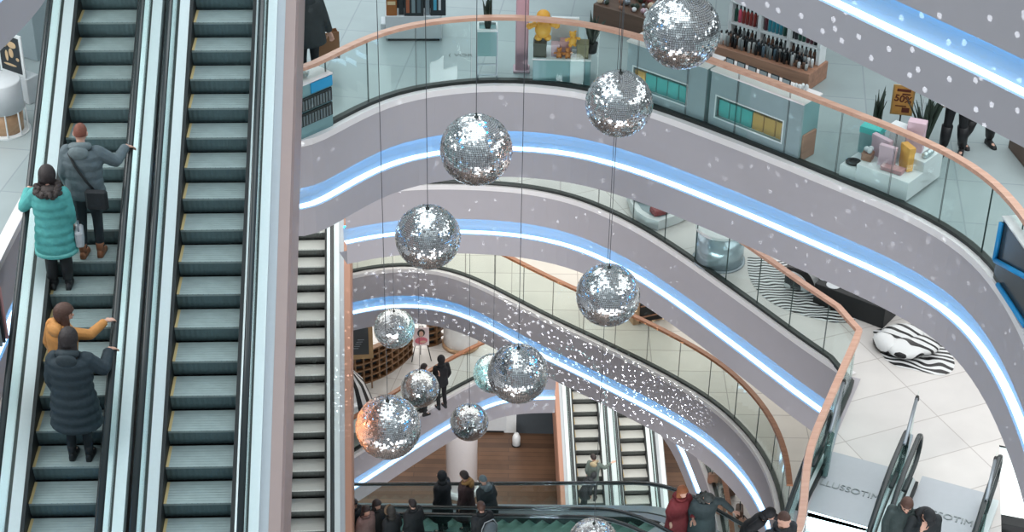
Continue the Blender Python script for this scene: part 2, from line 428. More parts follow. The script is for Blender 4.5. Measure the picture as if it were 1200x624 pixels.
# the far side of the hall behind the viewer, and its side walls
M_hallwall = mat('hall_wall_grey', hexc(190, 192, 194), 0.8)
mb = MB(); mb.box(-29, 29, -5, -4.6, -0.5, 44); struct(mb.build('wall_front', M_hallwall))
for sx_, nm in ((-1, 'wall_left'), (1, 'wall_right')):
    mb = MB(); mb.box(min(sx_ * 29, sx_ * 29.4), max(sx_ * 29, sx_ * 29.4), -5, 75, -0.5, 44); struct(mb.build(nm, M_hallwall))
for z_ in (ZC, ZB, ZA, ZT):
    TRIM[0] += 1; mb = MB(); mb.box(-29, 29, -4.6, 2.0 if z_ == ZC else -3.4, z_ - 1.6, z_); struct(mb.build('trim_%d' % TRIM[0], M_fascia))  # lower slab made longer, to keep the added fill off the upper fascia
# dark wall of the ground floor behind the planks
pw = P(600, 508, ZE)
M_darkwall = mat('dark_slate_wall', hexc(66, 74, 80), 0.5)
wall('wall_back_ground', pw.x - 0.0, P(655, 508, ZE).x + 0.6, pw.y, ZE, ZD - FH, M_darkwall)
wall('wall_back_ground_side', -28, pw.x - 1.6, pw.y + 6, ZE, ZD - FH, M_darkwall)
# skylight roof: slender beams high above the atrium
mb = MB()
for k in range(9): mb.box(-16 + 4 * k - 0.18, -16 + 4 * k + 0.18, 0, 42, 46.6, 47.4)
for k in range(9): mb.box(-16, 16, 1 + 5 * k - 0.12, 1 + 5 * k + 0.12, 46.8, 47.3)
struct(mb.build('ceiling_beams', mat('roof_beam', hexc(70, 78, 84), 0.5)))
# ---------------------------------------------------------------- escalators
TR, RS = 0.40, 0.2309
ANG = math.radians(30)
def step_mesh(hw, mt, mr):
    mb = MB()
    # tread slab
    mb.cur = 0; mb.box(-hw, hw, -0.0, TR + 0.01, -0.03, 0.0)
    # raised cleats across the tread
    mb.cur = 0
    for k in range(1, 8): mb.box(-hw, hw, k * 0.05 - 0.004, k * 0.05 + 0.004, 0.0, 0.003)
    # curved riser hanging under the front lip
    mb.cur = 1
    prof = [(0.0, -0.0), (0.008, -0.07), (0.02, -0.14), (0.04, -0.2), (0.06, -0.245)]
    vs = []; n = 24
    for (y, z) in prof:
        for i in range(n + 1):
            vs.append((-hw + 2 * hw * i / n, y - 0.001 + (0.004 if i % 2 else 0), z))
    fs = []
    for a in range(len(prof) - 1):
        for i in range(n): fs.append((a * (n + 1) + i, (a + 1) * (n + 1) + i, (a + 1) * (n + 1) + i + 1, a * (n + 1) + i + 1))
    mb.add(vs, fs)
    mb.cur = 2
    mb.box(-hw, -hw + 0.035, 0.0, TR, 0.0, 0.005)
    return mb
M_tread = mat('worn_step_tread', hexc(158, 172, 172), 0.5, 0.2, 0.2, 6)
M_riser = mat('shaded_step_riser', hexc(104, 124, 128), 0.5, 0.3, 0.1, 30)  # same metal as the tread, darkened to paint in the riser's shade
M_treadpale = mat('pale_step_tread', hexc(190, 192, 188), 0.5, 0.1, 0.06, 6)  # paler tread colour
M_riserdk = mat('shaded_grey_riser', hexc(84, 88, 86), 0.5, 0.3, 0.1, 30)  # riser shade painted in, darker than its tread
M_greentread = mat('green_grey_tread', hexc(108, 144, 134), 0.5, 0.2, 0.1, 6)
M_greenriser = mat('shaded_green_riser', hexc(70, 110, 100), 0.5, 0.2, 0.1, 6)  # green tread tone darkened for the riser's shade

M_edge = mat('pale_grey_edge', hexc(176, 182, 188), 0.45, 0.3, 0.04, 10)
class Esc:
    """local frame: +y runs up the slope (horizontally), nosing line z = y*tan30, x to the right"""
    def __init__(s, name, label, origin, psi, y0, y1, hw=0.40, mt=None, mr=None, clad=None, bal=0.60, yellow=True,
                 land_top=0.0, land_bot=0.0, clad_l=True, clad_r=True, deck=None, rail_m=None, rail_h=0.92, glass=True, deck_l=0.12, deck_r=0.12, newel=False, group=None, phase=0.0):
        s.o = Vector(origin); s.psi = math.radians(psi)
        deck = deck or M_steelwarm; rail_m = rail_m or M_black
        s.root = thing('escalator', label, 'escalator', tuple(s.o), -s.psi, group)
        s.y0, s.y1 = y0, y1; s.hw = hw
        T = math.tan(ANG)
        pathz = lambda y: max(min(y, y1), y0) * T
        ys = [y0 - land_bot] * (land_bot > 0) + [y0] + [y0 + 0.35] * 0 + [y1] + [y1 + land_top] * (land_top > 0)
        path = [Vector((0, y, pathz(y))) for y in ys]
        if land_top > 0 or land_bot > 0:   # soften the knees
            q = []
            for i, p in enumerate(path):
                if 0 < i < len(path) - 1:
                    a = path[i - 1]; b = path[i + 1]; ra = min(1.0, (a - p).length * 0.45); rb = min(1.0, (b - p).length * 0.45)
                    pa = p + (a - p).normalized() * ra; pb = p + (b - p).normalized() * rb
                    for k in range(6):
                        t = k / 5; q.append(pa * (1 - t) ** 2 + p * 2 * t * (1 - t) + pb * t * t)
                else: q.append(p)
            path = q
        s.path = path
        def strip(name, cs, m, smooth=False, mats=None):
            mb = MB(); n = len(cs); vs = []
            for p in path:
                for x, z in cs: vs.append((x, p.y, p.z + z))
            fs = []
            for i in range(len(path) - 1):
                for k in range(n):
                    j = (k + 1) % n; fs.append((i * n + k, i * n + j, (i + 1) * n + j, (i + 1) * n + k))
            fs.append(tuple(range(n - 1, -1, -1))); fs.append(tuple((len(path) - 1) * n + k for k in range(n)))
            mb.add(vs, fs); return mb.build(name, m, s.root, smooth)
        def rect(x0, x1, z0, z1): return [(x0, z0), (x1, z0), (x1, z1), (x0, z1)] if x0 < x1 else [(x1, z0), (x0, z0), (x0, z1), (x1, z1)]
        sm = step_mesh(hw, None, None).build('step', [mt or M_tread, mr or M_riser, M_yellow if yellow else (mt or M_tread)], s.root)
        n = int((y1 - y0) / TR + 0.01); s.steps = []; ph = (y1 - y0) - n * TR if land_top > 0 else phase
        for k in range(n):
            yy = y0 + k * TR + ph
            if k == 0: so = sm
            else: so = sm.copy(); COL.objects.link(so)
            so.location = (0, yy, yy * T + 0.0); s.steps.append((yy, yy * T))
        for sg in (-1, 1):
            strip('skirt_panel', rect(sg * (hw + 0.005), sg * (hw + 0.05), -0.3, 0.10), M_dark)
            strip('inner_deck', [(sg * (hw + 0.045), 0.09), (sg * (bal - 0.025), 0.155), (sg * (bal - 0.025), 0.05), (sg * (hw + 0.045), 0.05)][::sg], deck)
            strip('deck_seam', rect(sg * (bal - 0.025), sg * (bal + 0.02), 0.05, 0.15), M_darkline)
            dk = deck_l if sg < 0 else deck_r
            strip('outer_deck', rect(sg * (bal + 0.02), sg * (bal + 0.02 + dk), -0.05, 0.16), deck)
            if glass: strip('balustrade_glass', rect(sg * (bal - 0.006), sg * (bal + 0.006), 0.14, rail_h - 0.03), glass_mat('escalator_glass', (0.92, 0.975, 0.97), 0.04, 0.05))
            mb = MB(); hp = [Vector((sg * bal, p.y, p.z + rail_h)) for p in path]
            if newel:
                def arc(base, dirn):
                    out = []
                    for k in range(1, 9):
                        a = PI * k / 9; out.append(base + Vector((0, dirn * math.sin(a) * 0.30, -0.30 + 0.30 * math.cos(a))))
                    out.append(base + Vector((0, -dirn * 0.6, -0.60)))
                    return out
                if land_top > 0: hp = hp + arc(hp[-1], 1)
                if land_bot > 0: hp = list(reversed(arc(hp[0], -1))) + hp
            mb.tube(hp, 0.042, 8, True, 0.7); mb.build('handrail', rail_m, s.root, True)
            mb = MB(); mb.tube([p + Vector((0, 0, -0.042)) for p in (hp if not newel else [Vector((sg * bal, p.y, p.z + rail_h)) for p in path])], 0.02, 6); mb.build('rail_guide', M_greysteel, s.root)
            if (sg < 0 and clad_l) or (sg > 0 and clad_r):
                xo = bal + 0.02 + dk
                strip('edge_strip', rect(sg * xo, sg * (xo + 0.11), -0.1, 0.10), M_edge)
                strip('side_cladding', rect(sg * (xo + 0.13), sg * (xo + 0.19), -1.15, 0.13) if False else [(sg * (xo + 0.11), -1.15), (sg * (xo + 0.28), -1.15), (sg * (xo + 0.28), 0.04), (sg * (xo + 0.25), 0.12), (sg * (xo + 0.11), 0.12)][::sg], clad or M_clad)
        strip('truss', rect(-bal - 0.1, bal + 0.1, -1.1, -0.35), M_dark)
        if land_top > 0:
            mb = MB(); mb.box(-hw, hw, y1 + 0.0, y1 + land_top + 0.3, y1 * T - 0.25, y1 * T + 0.005); mb.build('comb_plate', M_edge, s.root)
        if land_bot > 0:
            mb = MB(); mb.box(-hw, hw, y0 - land_bot - 0.3, y0 + 0.0, y0 * T - 0.05, y0 * T + 0.005); mb.build('comb_plate', M_greysteel, s.root)
    def world(s, x, y, z):
        c, sn = math.cos(-s.psi), math.sin(-s.psi)
        return s.o + Vector((c * x - sn * y, sn * x + c * y, z))
    def ride(s, px, py, H):
        """tread point whose rider (height H) has the head nearest the pixel"""
        best = None
        for (yy, zz) in s.steps:
            for j in range(-7, 8):
                x = j * (s.hw - 0.12) / 7; c = s.world(x, yy + 0.18, zz + 0.004); q = proj(c + Vector((0, 0, 0.93 * H))); e = (q[0] - px) ** 2 + (q[1] - py) ** 2
                if best is None or e < best[0]: best = (e, c)
        return best[1]

e1 = Esc('e1', 'long escalator carrying four shoppers, at the far left', (-5.39, 19.08, 26.03), -3.1, -6.0, 5.0, deck_r=0.13, clad_l=False)
e2 = Esc('e2', 'long empty escalator beside the one with four shoppers', (-3.81, 19.10, 26.05), -3.2, -6.0, 5.0, deck_l=0.13)
e3 = Esc('e3', 'empty escalator seen below and behind the large left pair', (-4.60, 33.0, 14.62), -4.25, -9.0, 6.0, mt=M_treadpale, mr=M_riserdk, clad=M_cladbrown)
e4 = Esc('e4', 'small distant escalator with two riders above the ground floor', (2.60, 46.98, 1.77), -3.8, -3.0, 12.0, mt=M_treadpale, mr=M_riserdk, clad=M_cladbrown, clad_r=False, land_bot=1.5, deck_r=0.14)
e5 = Esc('e5', 'small distant empty escalator right of the one with two riders', (4.10, 46.98, 1.77), -4.2, -3.0, 12.0, mt=M_treadpale, mr=M_riserdk, clad=M_steelwarm, clad_l=False, land_bot=1.5, deck_l=0.14)
# drop the inner claddings where the two long escalators meet
for e, side in ((e1, 1), (e2, -1)):
    for ch in list(e.root.children):
        if ch.name.startswith(('edge_strip', 'side_cladding')):
            if sum(v.co.x for v in ch.data.vertices) * side > 0: bpy.data.objects.remove(ch)

# crossing escalator: far handrail horizontal in the picture, top landing at the lower gallery
pt = P(786, 565, ZC + 0.92)
best = None
for k in range(2400):
    h = math.radians(100 + k * 0.03)      # heading clockwise from +y, up-slope
    dx, dy = math.sin(h), math.cos(h)
    q = pt - Vector((dx, dy, math.tan(ANG))) * 9.0
    e = abs(proj(q)[1] - 567)
    if best is None or e < best[0]: best = (e, math.degrees(h))
psiC = best[1]
hh = math.radians(psiC); fw = Vector((math.sin(hh), math.cos(hh), 0)); rt = Vector((math.cos(hh), -math.sin(hh), 0))
# pt lies on the left-hand rail when looking up-slope
oC = pt + rt * 0.60 - Vector((0, 0, 0.92))
eX = Esc('eX', 'crossing escalator with green steps carrying shoppers across the bottom', tuple(oC), psiC, -10.4, 0.0, mt=M_greentread, mr=M_greenriser, yellow=False, land_top=2.8, clad_l=False, clad_r=False, deck=M_greysteel, deck_r=0.15, deck_l=0.25, bal=0.58)
eX2 = Esc('eX2', 'second crossing escalator nearest the bottom edge, parallel to the green stepped one', tuple(oC + rt * 1.5), psiC, -10.4, 0.0, mt=M_greentread, mr=M_greenriser, yellow=False, land_top=2.8, clad_l=False, clad_r=False, deck=M_greysteel, deck_r=0.2, deck_l=0.15, bal=0.58)
print('crossing heading', psiC, oC)

# the two escalators that go down towards the viewer from the middle floor
psiB = math.degrees(math.atan2(-fwdv.x, -fwdv.y))
def landing_pt(t): return LL0 + latv * t + fwdv * 1.3
cB = (LL0 - LL1).length
bA = Esc('bA', 'descending escalator with light glowing under its comb, beside the angled handrail', tuple(landing_pt(0.93) - Vector((0, 0, 0))), psiB, -7.0, 0.0, land_top=1.3, clad_l=False, clad_r=False, newel=True, hw=0.5, bal=0.62, yellow=False, mt=M_treadpale, mr=M_riser, deck_r=0.10, deck_l=0.10)
bB = Esc('bB', 'descending escalator with two men riding at the lower right', tuple(landing_pt(2.38)), psiB, -7.0, 0.0, land_top=1.3, clad_l=False, clad_r=False, newel=True, hw=0.5, bal=0.62, yellow=False, mt=M_treadpale, mr=M_riser, deck_r=0.10, deck_l=0.10)
for e in (bA, bB):
    text_part('raised_lettering', 'LLUSSOTIM', 0.19, mat('etched_grey', hexc(146, 154, 156), 0.5), e.root, (0.0, 0.75, 0.012), (0, 0, 0), 0.005)
M_under = mat('step_lamp', (0.8, 1, 1), 0.5, emit=(0.65, 0.95, 1.0), estr=7.0, noise=0)
mb = MB(); mb.box(-0.49, 0.49, -0.03, 0.0, -0.21, 0.0); mb.build('comb_light', M_under, bA.root)

# ---------------------------------------------------------------- mirror balls
def mirror_mat(name, rough, tint):
    m = bpy.data.materials.new(name); m.use_nodes = True; nt = m.node_tree; b = nt.nodes['Principled BSDF']
    b.inputs['Metallic'].default_value = 0.80; b.inputs['Roughness'].default_value = rough
    tc = nt.nodes.new('ShaderNodeTexCoord'); v = nt.nodes.new('ShaderNodeTexNoise'); v.inputs['Scale'].default_value = 40
    nt.links.new(tc.outputs['Object'], v.inputs['Vector'])
    mx = nt.nodes.new('ShaderNodeMixRGB'); mx.inputs[1].default_value = tuple(c * 0.86 for c in tint) + (1,); mx.inputs[2].default_value = tint + (1,)
    nt.links.new(v.outputs['Fac'], mx.inputs[0]); nt.links.new(mx.outputs[0], b.inputs['Base Color'])
    return m
M_mirror = mirror_mat('mirror_tile', 0.08, (0.86, 0.90, 0.92))
def ball_tiles(n=52, seed=1):
    rnd = random.Random(seed); mb = MB()
    for i in range(n):
        a0 = -PI / 2 + PI * i / n; a1 = -PI / 2 + PI * (i + 1) / n; am = (a0 + a1) / 2
        cols = max(5, int(2 * n * math.cos(am)))
        g = 0.07
        for k in range(cols):
            b0 = 2 * PI * (k + g) / cols; b1 = 2 * PI * (k + 1 - g) / cols
            aa0 = a0 + (a1 - a0) * g; aa1 = a1 - (a1 - a0) * g
            q = [Vector((math.cos(a) * math.cos(b), math.cos(a) * math.sin(b), math.sin(a))) for a, b in ((aa0, b0), (aa0, b1), (aa1, b1), (aa1, b0))]
            c = sum(q, Vector()) / 4; nn = c.normalized()
            ax = Vector((rnd.gauss(0, 1), rnd.gauss(0, 1), rnd.gauss(0, 1))).normalized(); R = Matrix.Rotation(rnd.gauss(0, 0.14), 3, ax)
            mb.add([nn * 1.0 + R @ (p - c) for p in q], [(0, 1, 2, 3)])
    return mb
tiles_mb = ball_tiles()
tile_me = None; core_me = None
BALLS = [  # px, py, diameter px, real diameter, label
 (799, 36, 90, 0.90, 'large mirror ball tinted turquoise on its right side, topmost of all'),
 (725.5, 121.5, 79, 0.90, 'mirror ball just below and left of the topmost one, in front of the railing'),
 (558, 175.5, 85, 0.90, 'mirror ball with orange sparkles in front of the uppermost balcony edge'),
 (501.5, 278, 77, 0.90, 'mirror ball left of centre over the second balcony edge'),
 (712.5, 346, 75, 0.90, 'mirror ball right of centre between second and middle balcony edges'),
 (462, 385, 48, 0.90, 'small looking mirror ball with turquoise right half near the lattice counter'),
 (607, 438, 71, 0.90, 'mirror ball overlapping a turquoise ball at the middle balcony edge'),
 (578, 438, 47, 0.90, 'turquoise lit mirror ball half hidden behind a larger one'),
 (492, 455.5, 45, 0.90, 'grey mirror ball in front of two people at the lowest gallery'),
 (455, 501, 76, 0.90, 'mirror ball with a glowing orange left edge at lower left'),
 (550, 495, 45, 0.90, 'dark speckled mirror ball above the white pillar'),
 (695, 637, 59, 0.90, 'mirror ball cut off by the bottom of the view'),
]
M_cable = mat('dark_cable', hexc(70, 74, 78), 0.5)
ball_pos = []
for i, (px, py, d, D, lab) in enumerate(BALLS):
    v = ray(px, py); dist = D * FPX / d; c = vC + v.normalized() * (dist * v.length * 1.0 if False else dist * v.length / v.length)
    ball_pos.append((c, D / 2))
    root = thing('mirror_ball', lab, 'mirror ball', tuple(c), random.random() * 6, 'mirror balls hanging in the atrium')
    if tile_me is None:
        t = tiles_mb.build('mirror_tiles', M_mirror, root); tile_me = t.data
        mb = MB(); mb.ell((0, 0, 0), 0.988, 0.988, 0.988, 32, 20); k = mb.build('core', mat('ball_core', hexc(60, 64, 68), 0.4, 0.3), root, True); core_me = k.data
    else:
        t = bpy.data.objects.new('mirror_tiles', tile_me); COL.objects.link(t); t.parent = root
        k = bpy.data.objects.new('core', core_me); COL.objects.link(k); k.parent = root
    t.scale = k.scale = (D / 2,) * 3
    t.rotation_euler = k.rotation_euler = (0, 0, i * 0.7)
    mb = MB(); mb.lathe([(0.03, 0.0), (0.03, 0.02), (0.012, 0.03), (0.008, 0.07)], 12, (0, 0, D / 2 - 0.008)); mb.build('hanging_cap', M_darkline, root)
    mb = MB(); mb.tube([(0, 0, D / 2 + 0.07), (0, 0, 46.8 - c.z)], 0.005, 5); mb.build('cable', M_cable, root)
# coloured stage spots that tint some of the balls
def spot(name, loc, target, power, col, size=6, blend=0.3):
    l = bpy.data.lights.new(name, 'SPOT'); l.energy = power; l.color = col; l.spot_size = math.radians(size); l.spot_blend = blend; l.shadow_soft_size = 0.15
    o = bpy.data.objects.new(name, l); COL.objects.link(o); o.location = loc
    o.rotation_euler = (Vector(target) - Vector(loc)).to_track_quat('-Z', 'Y').to_euler(); return o
# added lamps, masked to dots, standing in for specks the balls would throw
def star(loc, power, scale=22.0, thr=0.16, col=(0.9, 0.97, 1.0)):
    l = bpy.data.lights.new('added_dot_lamp', 'POINT'); l.energy = power; l.color = col; l.shadow_soft_size = 0.0
    l.use_nodes = True; nt = l.node_tree; em = nt.nodes['Emission']
    tc = nt.nodes.new('ShaderNodeTexCoord'); v = nt.nodes.new('ShaderNodeTexVoronoi'); v.inputs['Scale'].default_value = scale
    sp = nt.nodes.new('ShaderNodeSeparateXYZ'); nt.links.new(tc.outputs['Normal'], sp.inputs[0])
    cb = nt.nodes.new('ShaderNodeCombineXYZ')
    for n_, q in enumerate((0, 1)):
        dv = nt.nodes.new('ShaderNodeMath'); dv.operation = 'DIVIDE'; nt.links.new(sp.outputs[q], dv.inputs[0]); nt.links.new(sp.outputs[2], dv.inputs[1]); nt.links.new(dv.outputs[0], cb.inputs[n_])
    v.voronoi_dimensions = '2D'; nt.links.new(cb.outputs[0], v.inputs['Vector'])
    lt = nt.nodes.new('ShaderNodeMath'); lt.operation = 'LESS_THAN'; lt.inputs[1].default_value = thr
    nt.links.new(v.outputs['Distance'], lt.inputs[0])
    nt.links.new(lt.outputs[0], em.inputs['Strength'])
    o = bpy.data.objects.new('added_dot_lamp', l); COL.objects.link(o); o.location = loc; return o
def under(i, dz=0.25): c, r = ball_pos[i]; return c - Vector((0, 0.1, r + dz))
def dots(loc, target, power, size, scale, thr):
    o = star(Vector(loc), power, scale, thr); l = o.data; l.type = 'SPOT'; l = bpy.data.lights[l.name]; l.spot_size = math.radians(size); l.spot_blend = 0.6
    o.rotation_euler = (Vector(target) - Vector(loc)).to_track_quat('-Z', 'Y').to_euler(); return o
dots((-1.0, 11.5, 29.4), P(1010, 50, ZT - 1.2), 1500, 75, 24, 0.11)
dots((0.5, 27.0, 15.2), P(690, 430, ZC - 0.8), 3600, 66, 46, 0.19)
dots((-2.2, 29.5, 16.0), P(460, 345, ZC - 0.8), 1000, 90, 24, 0.13)
dots((0.0, 17.0, 26.2), P(620, 140, ZA - 0.8), 650, 140, 11, 0.06)
dots((3.0, 15.0, 26.2), P(1020, 290, ZA - 0.8), 600, 110, 11, 0.06)
dots((0.5, 25.0, 20.5), P(640, 260, ZB - 0.8), 800, 130, 13, 0.06)
dots((-2.6, 31.5, 10.5), P(440, 540, ZD - 0.8), 1600, 90, 26, 0.15)
# turquoise and orange stage spots on a few of the balls
for i, col, pw_, off in ((0, (0.25, 0.95, 1.0), 900, (3.4, 0.8, 1.2)), (5, (0.3, 0.95, 1.0), 700, (3.2, -0.6, 0.2)), (7, (0.3, 1.0, 0.95), 900, (-2.6, -2.0, 1.6)), (9, (1.0, 0.30, 0.08), 3000, (-3.2, -0.4, 0.6)), (2, (1.0, 0.42, 0.25), 260, (3.2, -0.8, -0.2))):
    c, r = ball_pos[i]; spot('stage_spot', c + Vector(off), c, pw_, col, 13.2, 0.15)
# ---------------------------------------------------------------- shop furniture
def fr(L, R, z):
    a = P(L[0], L[1], z); b = P(R[0], R[1], z); return a, (b - a).length, math.atan2(b.y - a.y, b.x - a.x)
def boxthing(name, label, cat, L, R, z, depth, h, m, zlift=0.0, group=None, bev=0.01, part='body'):
    a, w, ang = fr(L, R, z); root = thing(name, label, cat, tuple(a + Vector((0, 0, zlift))), ang, group)
    mb = MB(); mb.box(0, w, 0, depth, 0, h, None, bev); mb.build(part, m, root); return root, w
def item(name, label, cat, mbs, m, loc, rz=0.0, group=None, smooth=False):
    o = mbs.build(name, m, None, smooth); o.location = loc; o.rotation_euler = (0, 0, rz); return tag(o, label, cat, group)
def local(root, x, y, z):
    c, s = math.cos(root.rotation_euler.z), math.sin(root.rotation_euler.z)
    return Vector(root.location) + Vector((c * x - s * y, s * x + c * y, z))
M_plinth = mat('pale_grey_plinth', hexc(206, 212, 216), 0.5)
M_box_dark = mat('dark_carton', hexc(46, 52, 56), 0.5)
M_wood = wood_mat('brown_display_wood', hexc(142, 104, 84), hexc(176, 132, 108), 1.2)
M_wooddk = wood_mat('dark_display_wood', hexc(88, 68, 56), hexc(108, 84, 70), 1.2)
M_woodlt = wood_mat('pale_display_wood', hexc(176, 140, 108), hexc(200, 164, 130), 1.2)
M_teal = mat('teal_box', hexc(70, 190, 186), 0.5)
M_gold = mat('ochre_box', hexc(226, 168, 80), 0.5)
M_pink = mat('pink_box', hexc(214, 184, 196), 0.5)
M_pink2 = mat('deep_pink_box', hexc(196, 150, 152), 0.5)
M_toy = mat('yellow_toy', hexc(240, 178, 70), 0.45)
M_toydk = mat('brown_toy', hexc(196, 124, 60), 0.45)
M_leaf = mat('dark_leaf', hexc(52, 66, 56), 0.5, noise=0.3)
M_counterglass = glass_mat('counter_glass', (0.95, 0.98, 0.98), 0.03)
M_panel = mat('grey_blue_panel', hexc(150, 166, 172), 0.4)
M_tealpanel = mat('teal_grey_panel', hexc(120, 160, 164), 0.4)

# white plinth with cartons
pl, w = boxthing('display_plinth', 'white low display plinth carrying dark cartons, beyond the curved railing', 'plinth', (452, 49), (518, 49), ZA, 0.75, 0.40, M_plinth, 0.05)
mb = MB(); mb.box(0.04, w - 0.04, 0.04, 0.7, -0.05, 0.0); mb.build('toe_kick', M_dark, pl)
mb = MB(); mb.box(-0.08, 0.0, 0.1, 0.4, 0.12, 0.22, None, 0.01); mb.build('side_tray', M_plinth, pl)
cart = [(0.02, 0.19, 0.02, 0.15, 0.30, mat('amber_carton', hexc(160, 100, 50), 0.5), 'amber brown carton with pale print on the white plinth'),
        (0.22, 0.30, 0.05, 0.18, 0.34, M_box_dark, 'narrow dark carton beside the amber one on the plinth'),
        (0.31, 0.62, -0.05, 0.20, 0.50, M_box_dark, 'largest dark carton hanging over the front middle of the plinth'),
        (0.64, 0.72, 0.05, 0.15, 0.36, M_greysteel, 'slim grey carton on the plinth'),
        (0.73, 0.98, 0.02, 0.18, 0.40, M_box_dark, 'dark carton with blue stripe at the right end of the plinth')]
for i, (x0, x1, y0, y1, h, m_, lab) in enumerate(cart):
    zb = 0.4 if i != 2 else 0.4
    root = thing('carton', lab, 'carton', tuple(local(pl, x0, y0, zb)), pl.rotation_euler.z, 'cartons on the white plinth')
    mb = MB(); mb.box(0, x1 - x0, 0 if i != 2 else 0.055, y1 - y0, 0, h, None, 0.006); mb.build('carton_body', m_, root)
    if i == 2:
        for q in range(3):
            mb = MB(); mb.box(0.03 + q * 0.09, 0.085 + q * 0.09, 0.047, 0.054, 0.06, 0.42); mb.build('printed_strip', [mat('rust_print', hexc(170, 100, 70)), mat('grey_print', hexc(130, 150, 155)), mat('slate_print', hexc(90, 110, 118))][q], root)
    if i == 4:
        mb = MB(); mb.box(0.05, 0.10, -0.006, -0.001, 0.1, 0.36); mb.build('blue_stripe', mat('blue_print', hexc(80, 170, 200)), root)
        mb = MB(); mb.box(0.13, 0.17, -0.006, -0.001, 0.1, 0.36); mb.build('white_stripe', M_white, root)
    if i == 0:
        mb = MB(); mb.box(0.02, 0.15, -0.006, -0.001, 0.19, 0.25); mb.build('label_band', mat('cream_print', hexc(220, 200, 160)), root)
for i in range(7):
    mb = MB(); hgt = 0.28 + 0.1 * ((i * 3) % 4) / 3; mb.box(0, 0.10, 0, 0.14, 0, hgt, None, 0.006)
    o = item('carton', 'dark carton in the back row on the white plinth', 'carton', mb, M_box_dark, local(pl, 0.02 + i * 0.135, 0.32, 0.4), pl.rotation_euler.z, 'dark cartons in the back row of the plinth')

# plants
def snake_plant(name, label, loc, n, h, spread, seed, pot=None):
    rnd = random.Random(seed); root = thing(name, label, 'potted plant', tuple(loc))
    mb = MB()
    if pot: mb.lathe([(pot * 0.8, 0), (pot, 0.16), (pot * 0.93, 0.16), (pot * 0.9, 0.13)], 16); mb.build('pot', M_dark, root, True)
    for i in range(n):
        a = rnd.random() * 2 * PI; hh = h * rnd.uniform(0.55, 1.0); sp = spread * rnd.uniform(0.2, 1.0); w0 = 0.042
        mb = MB(); rings = []
        for j in range(8):
            t = j / 7; c = Vector((math.cos(a) * sp * t ** 1.6, math.sin(a) * sp * t ** 1.6, 0.1 + hh * t)); w_ = w0 * (0.7 + 1.2 * t * (1 - t) * 2) * (1 - t ** 3) + 0.001
            sd = Vector((-math.sin(a + 0.6), math.cos(a + 0.6), 0)); nd = Vector((math.cos(a + 0.6), math.sin(a + 0.6), 0)) * 0.006
            rings.append([c - sd * w_, c + nd, c + sd * w_, c - nd])
        mb.loft(rings); mb.build('leaf', M_leaf, root, True)
    return root
a, w, ang = fr((559, 97), (583, 97), ZA)
ps = thing('planter_stand', 'tall glass sided planter stand just behind the curved railing', 'planter stand', tuple(a), ang)
for x0, x1, y0, y1 in ((0, .02, 0, .02), (w - .02, w, 0, .02), (0, .02, .28, .3), (w - .02, w, .28, .3)):
    mb = MB(); mb.box(x0, x1, y0, y1, 0, 0.86); mb.build('post', M_greysteel, ps)
mb = MB(); mb.box(0, w, 0, 0.3, 0.45, 0.86, None, 0.005); mb.build('box', M_tealpanel, ps)
for z_ in (0.12, 0.3): mb = MB(); mb.box(0, w, 0, 0.02, z_, z_ + 0.02); mb.build('rail', M_greysteel, ps)
mb = MB(); sweep([Vector((0, 0, 0)), Vector((w, 0, 0))], [(0, .86), (0, .90), (.03, .90), (.03, .86)], mb, True); sweep([Vector((0, 0.27, 0)), Vector((w, 0.27, 0))], [(0, .86), (0, .90), (.03, .90), (.03, .86)], mb, True)
mb.box(0, 0.03, 0.03, 0.27, .86, .90); mb.box(w - 0.03, w, 0.03, 0.27, .86, .90); mb.build('white_rim', M_white, ps)
snake_plant('snake_plant', 'dark snake plant standing in the glass sided planter stand', local(ps, w / 2, 0.15, 0.70), 9, 0.62, 0.11, 3)

# pink pillar
a = P(611, 82, ZA); pi = thing('pillar', 'slim pink pillar rising beyond the curved railing', 'pillar', tuple(a))
mb = MB(); mb.box(-0.10, 0.10, -0.10, 0.10, 0.0, 7.5, None, 0.02); mb.build('shaft', mat('pink_pillar', hexc(206, 160, 172), 0.5), pi)
mb = MB(); mb.box(-0.13, 0.13, -0.13, 0.13, 0, 0.04, None, 0.01); mb.build('base_plate', M_pink, pi)

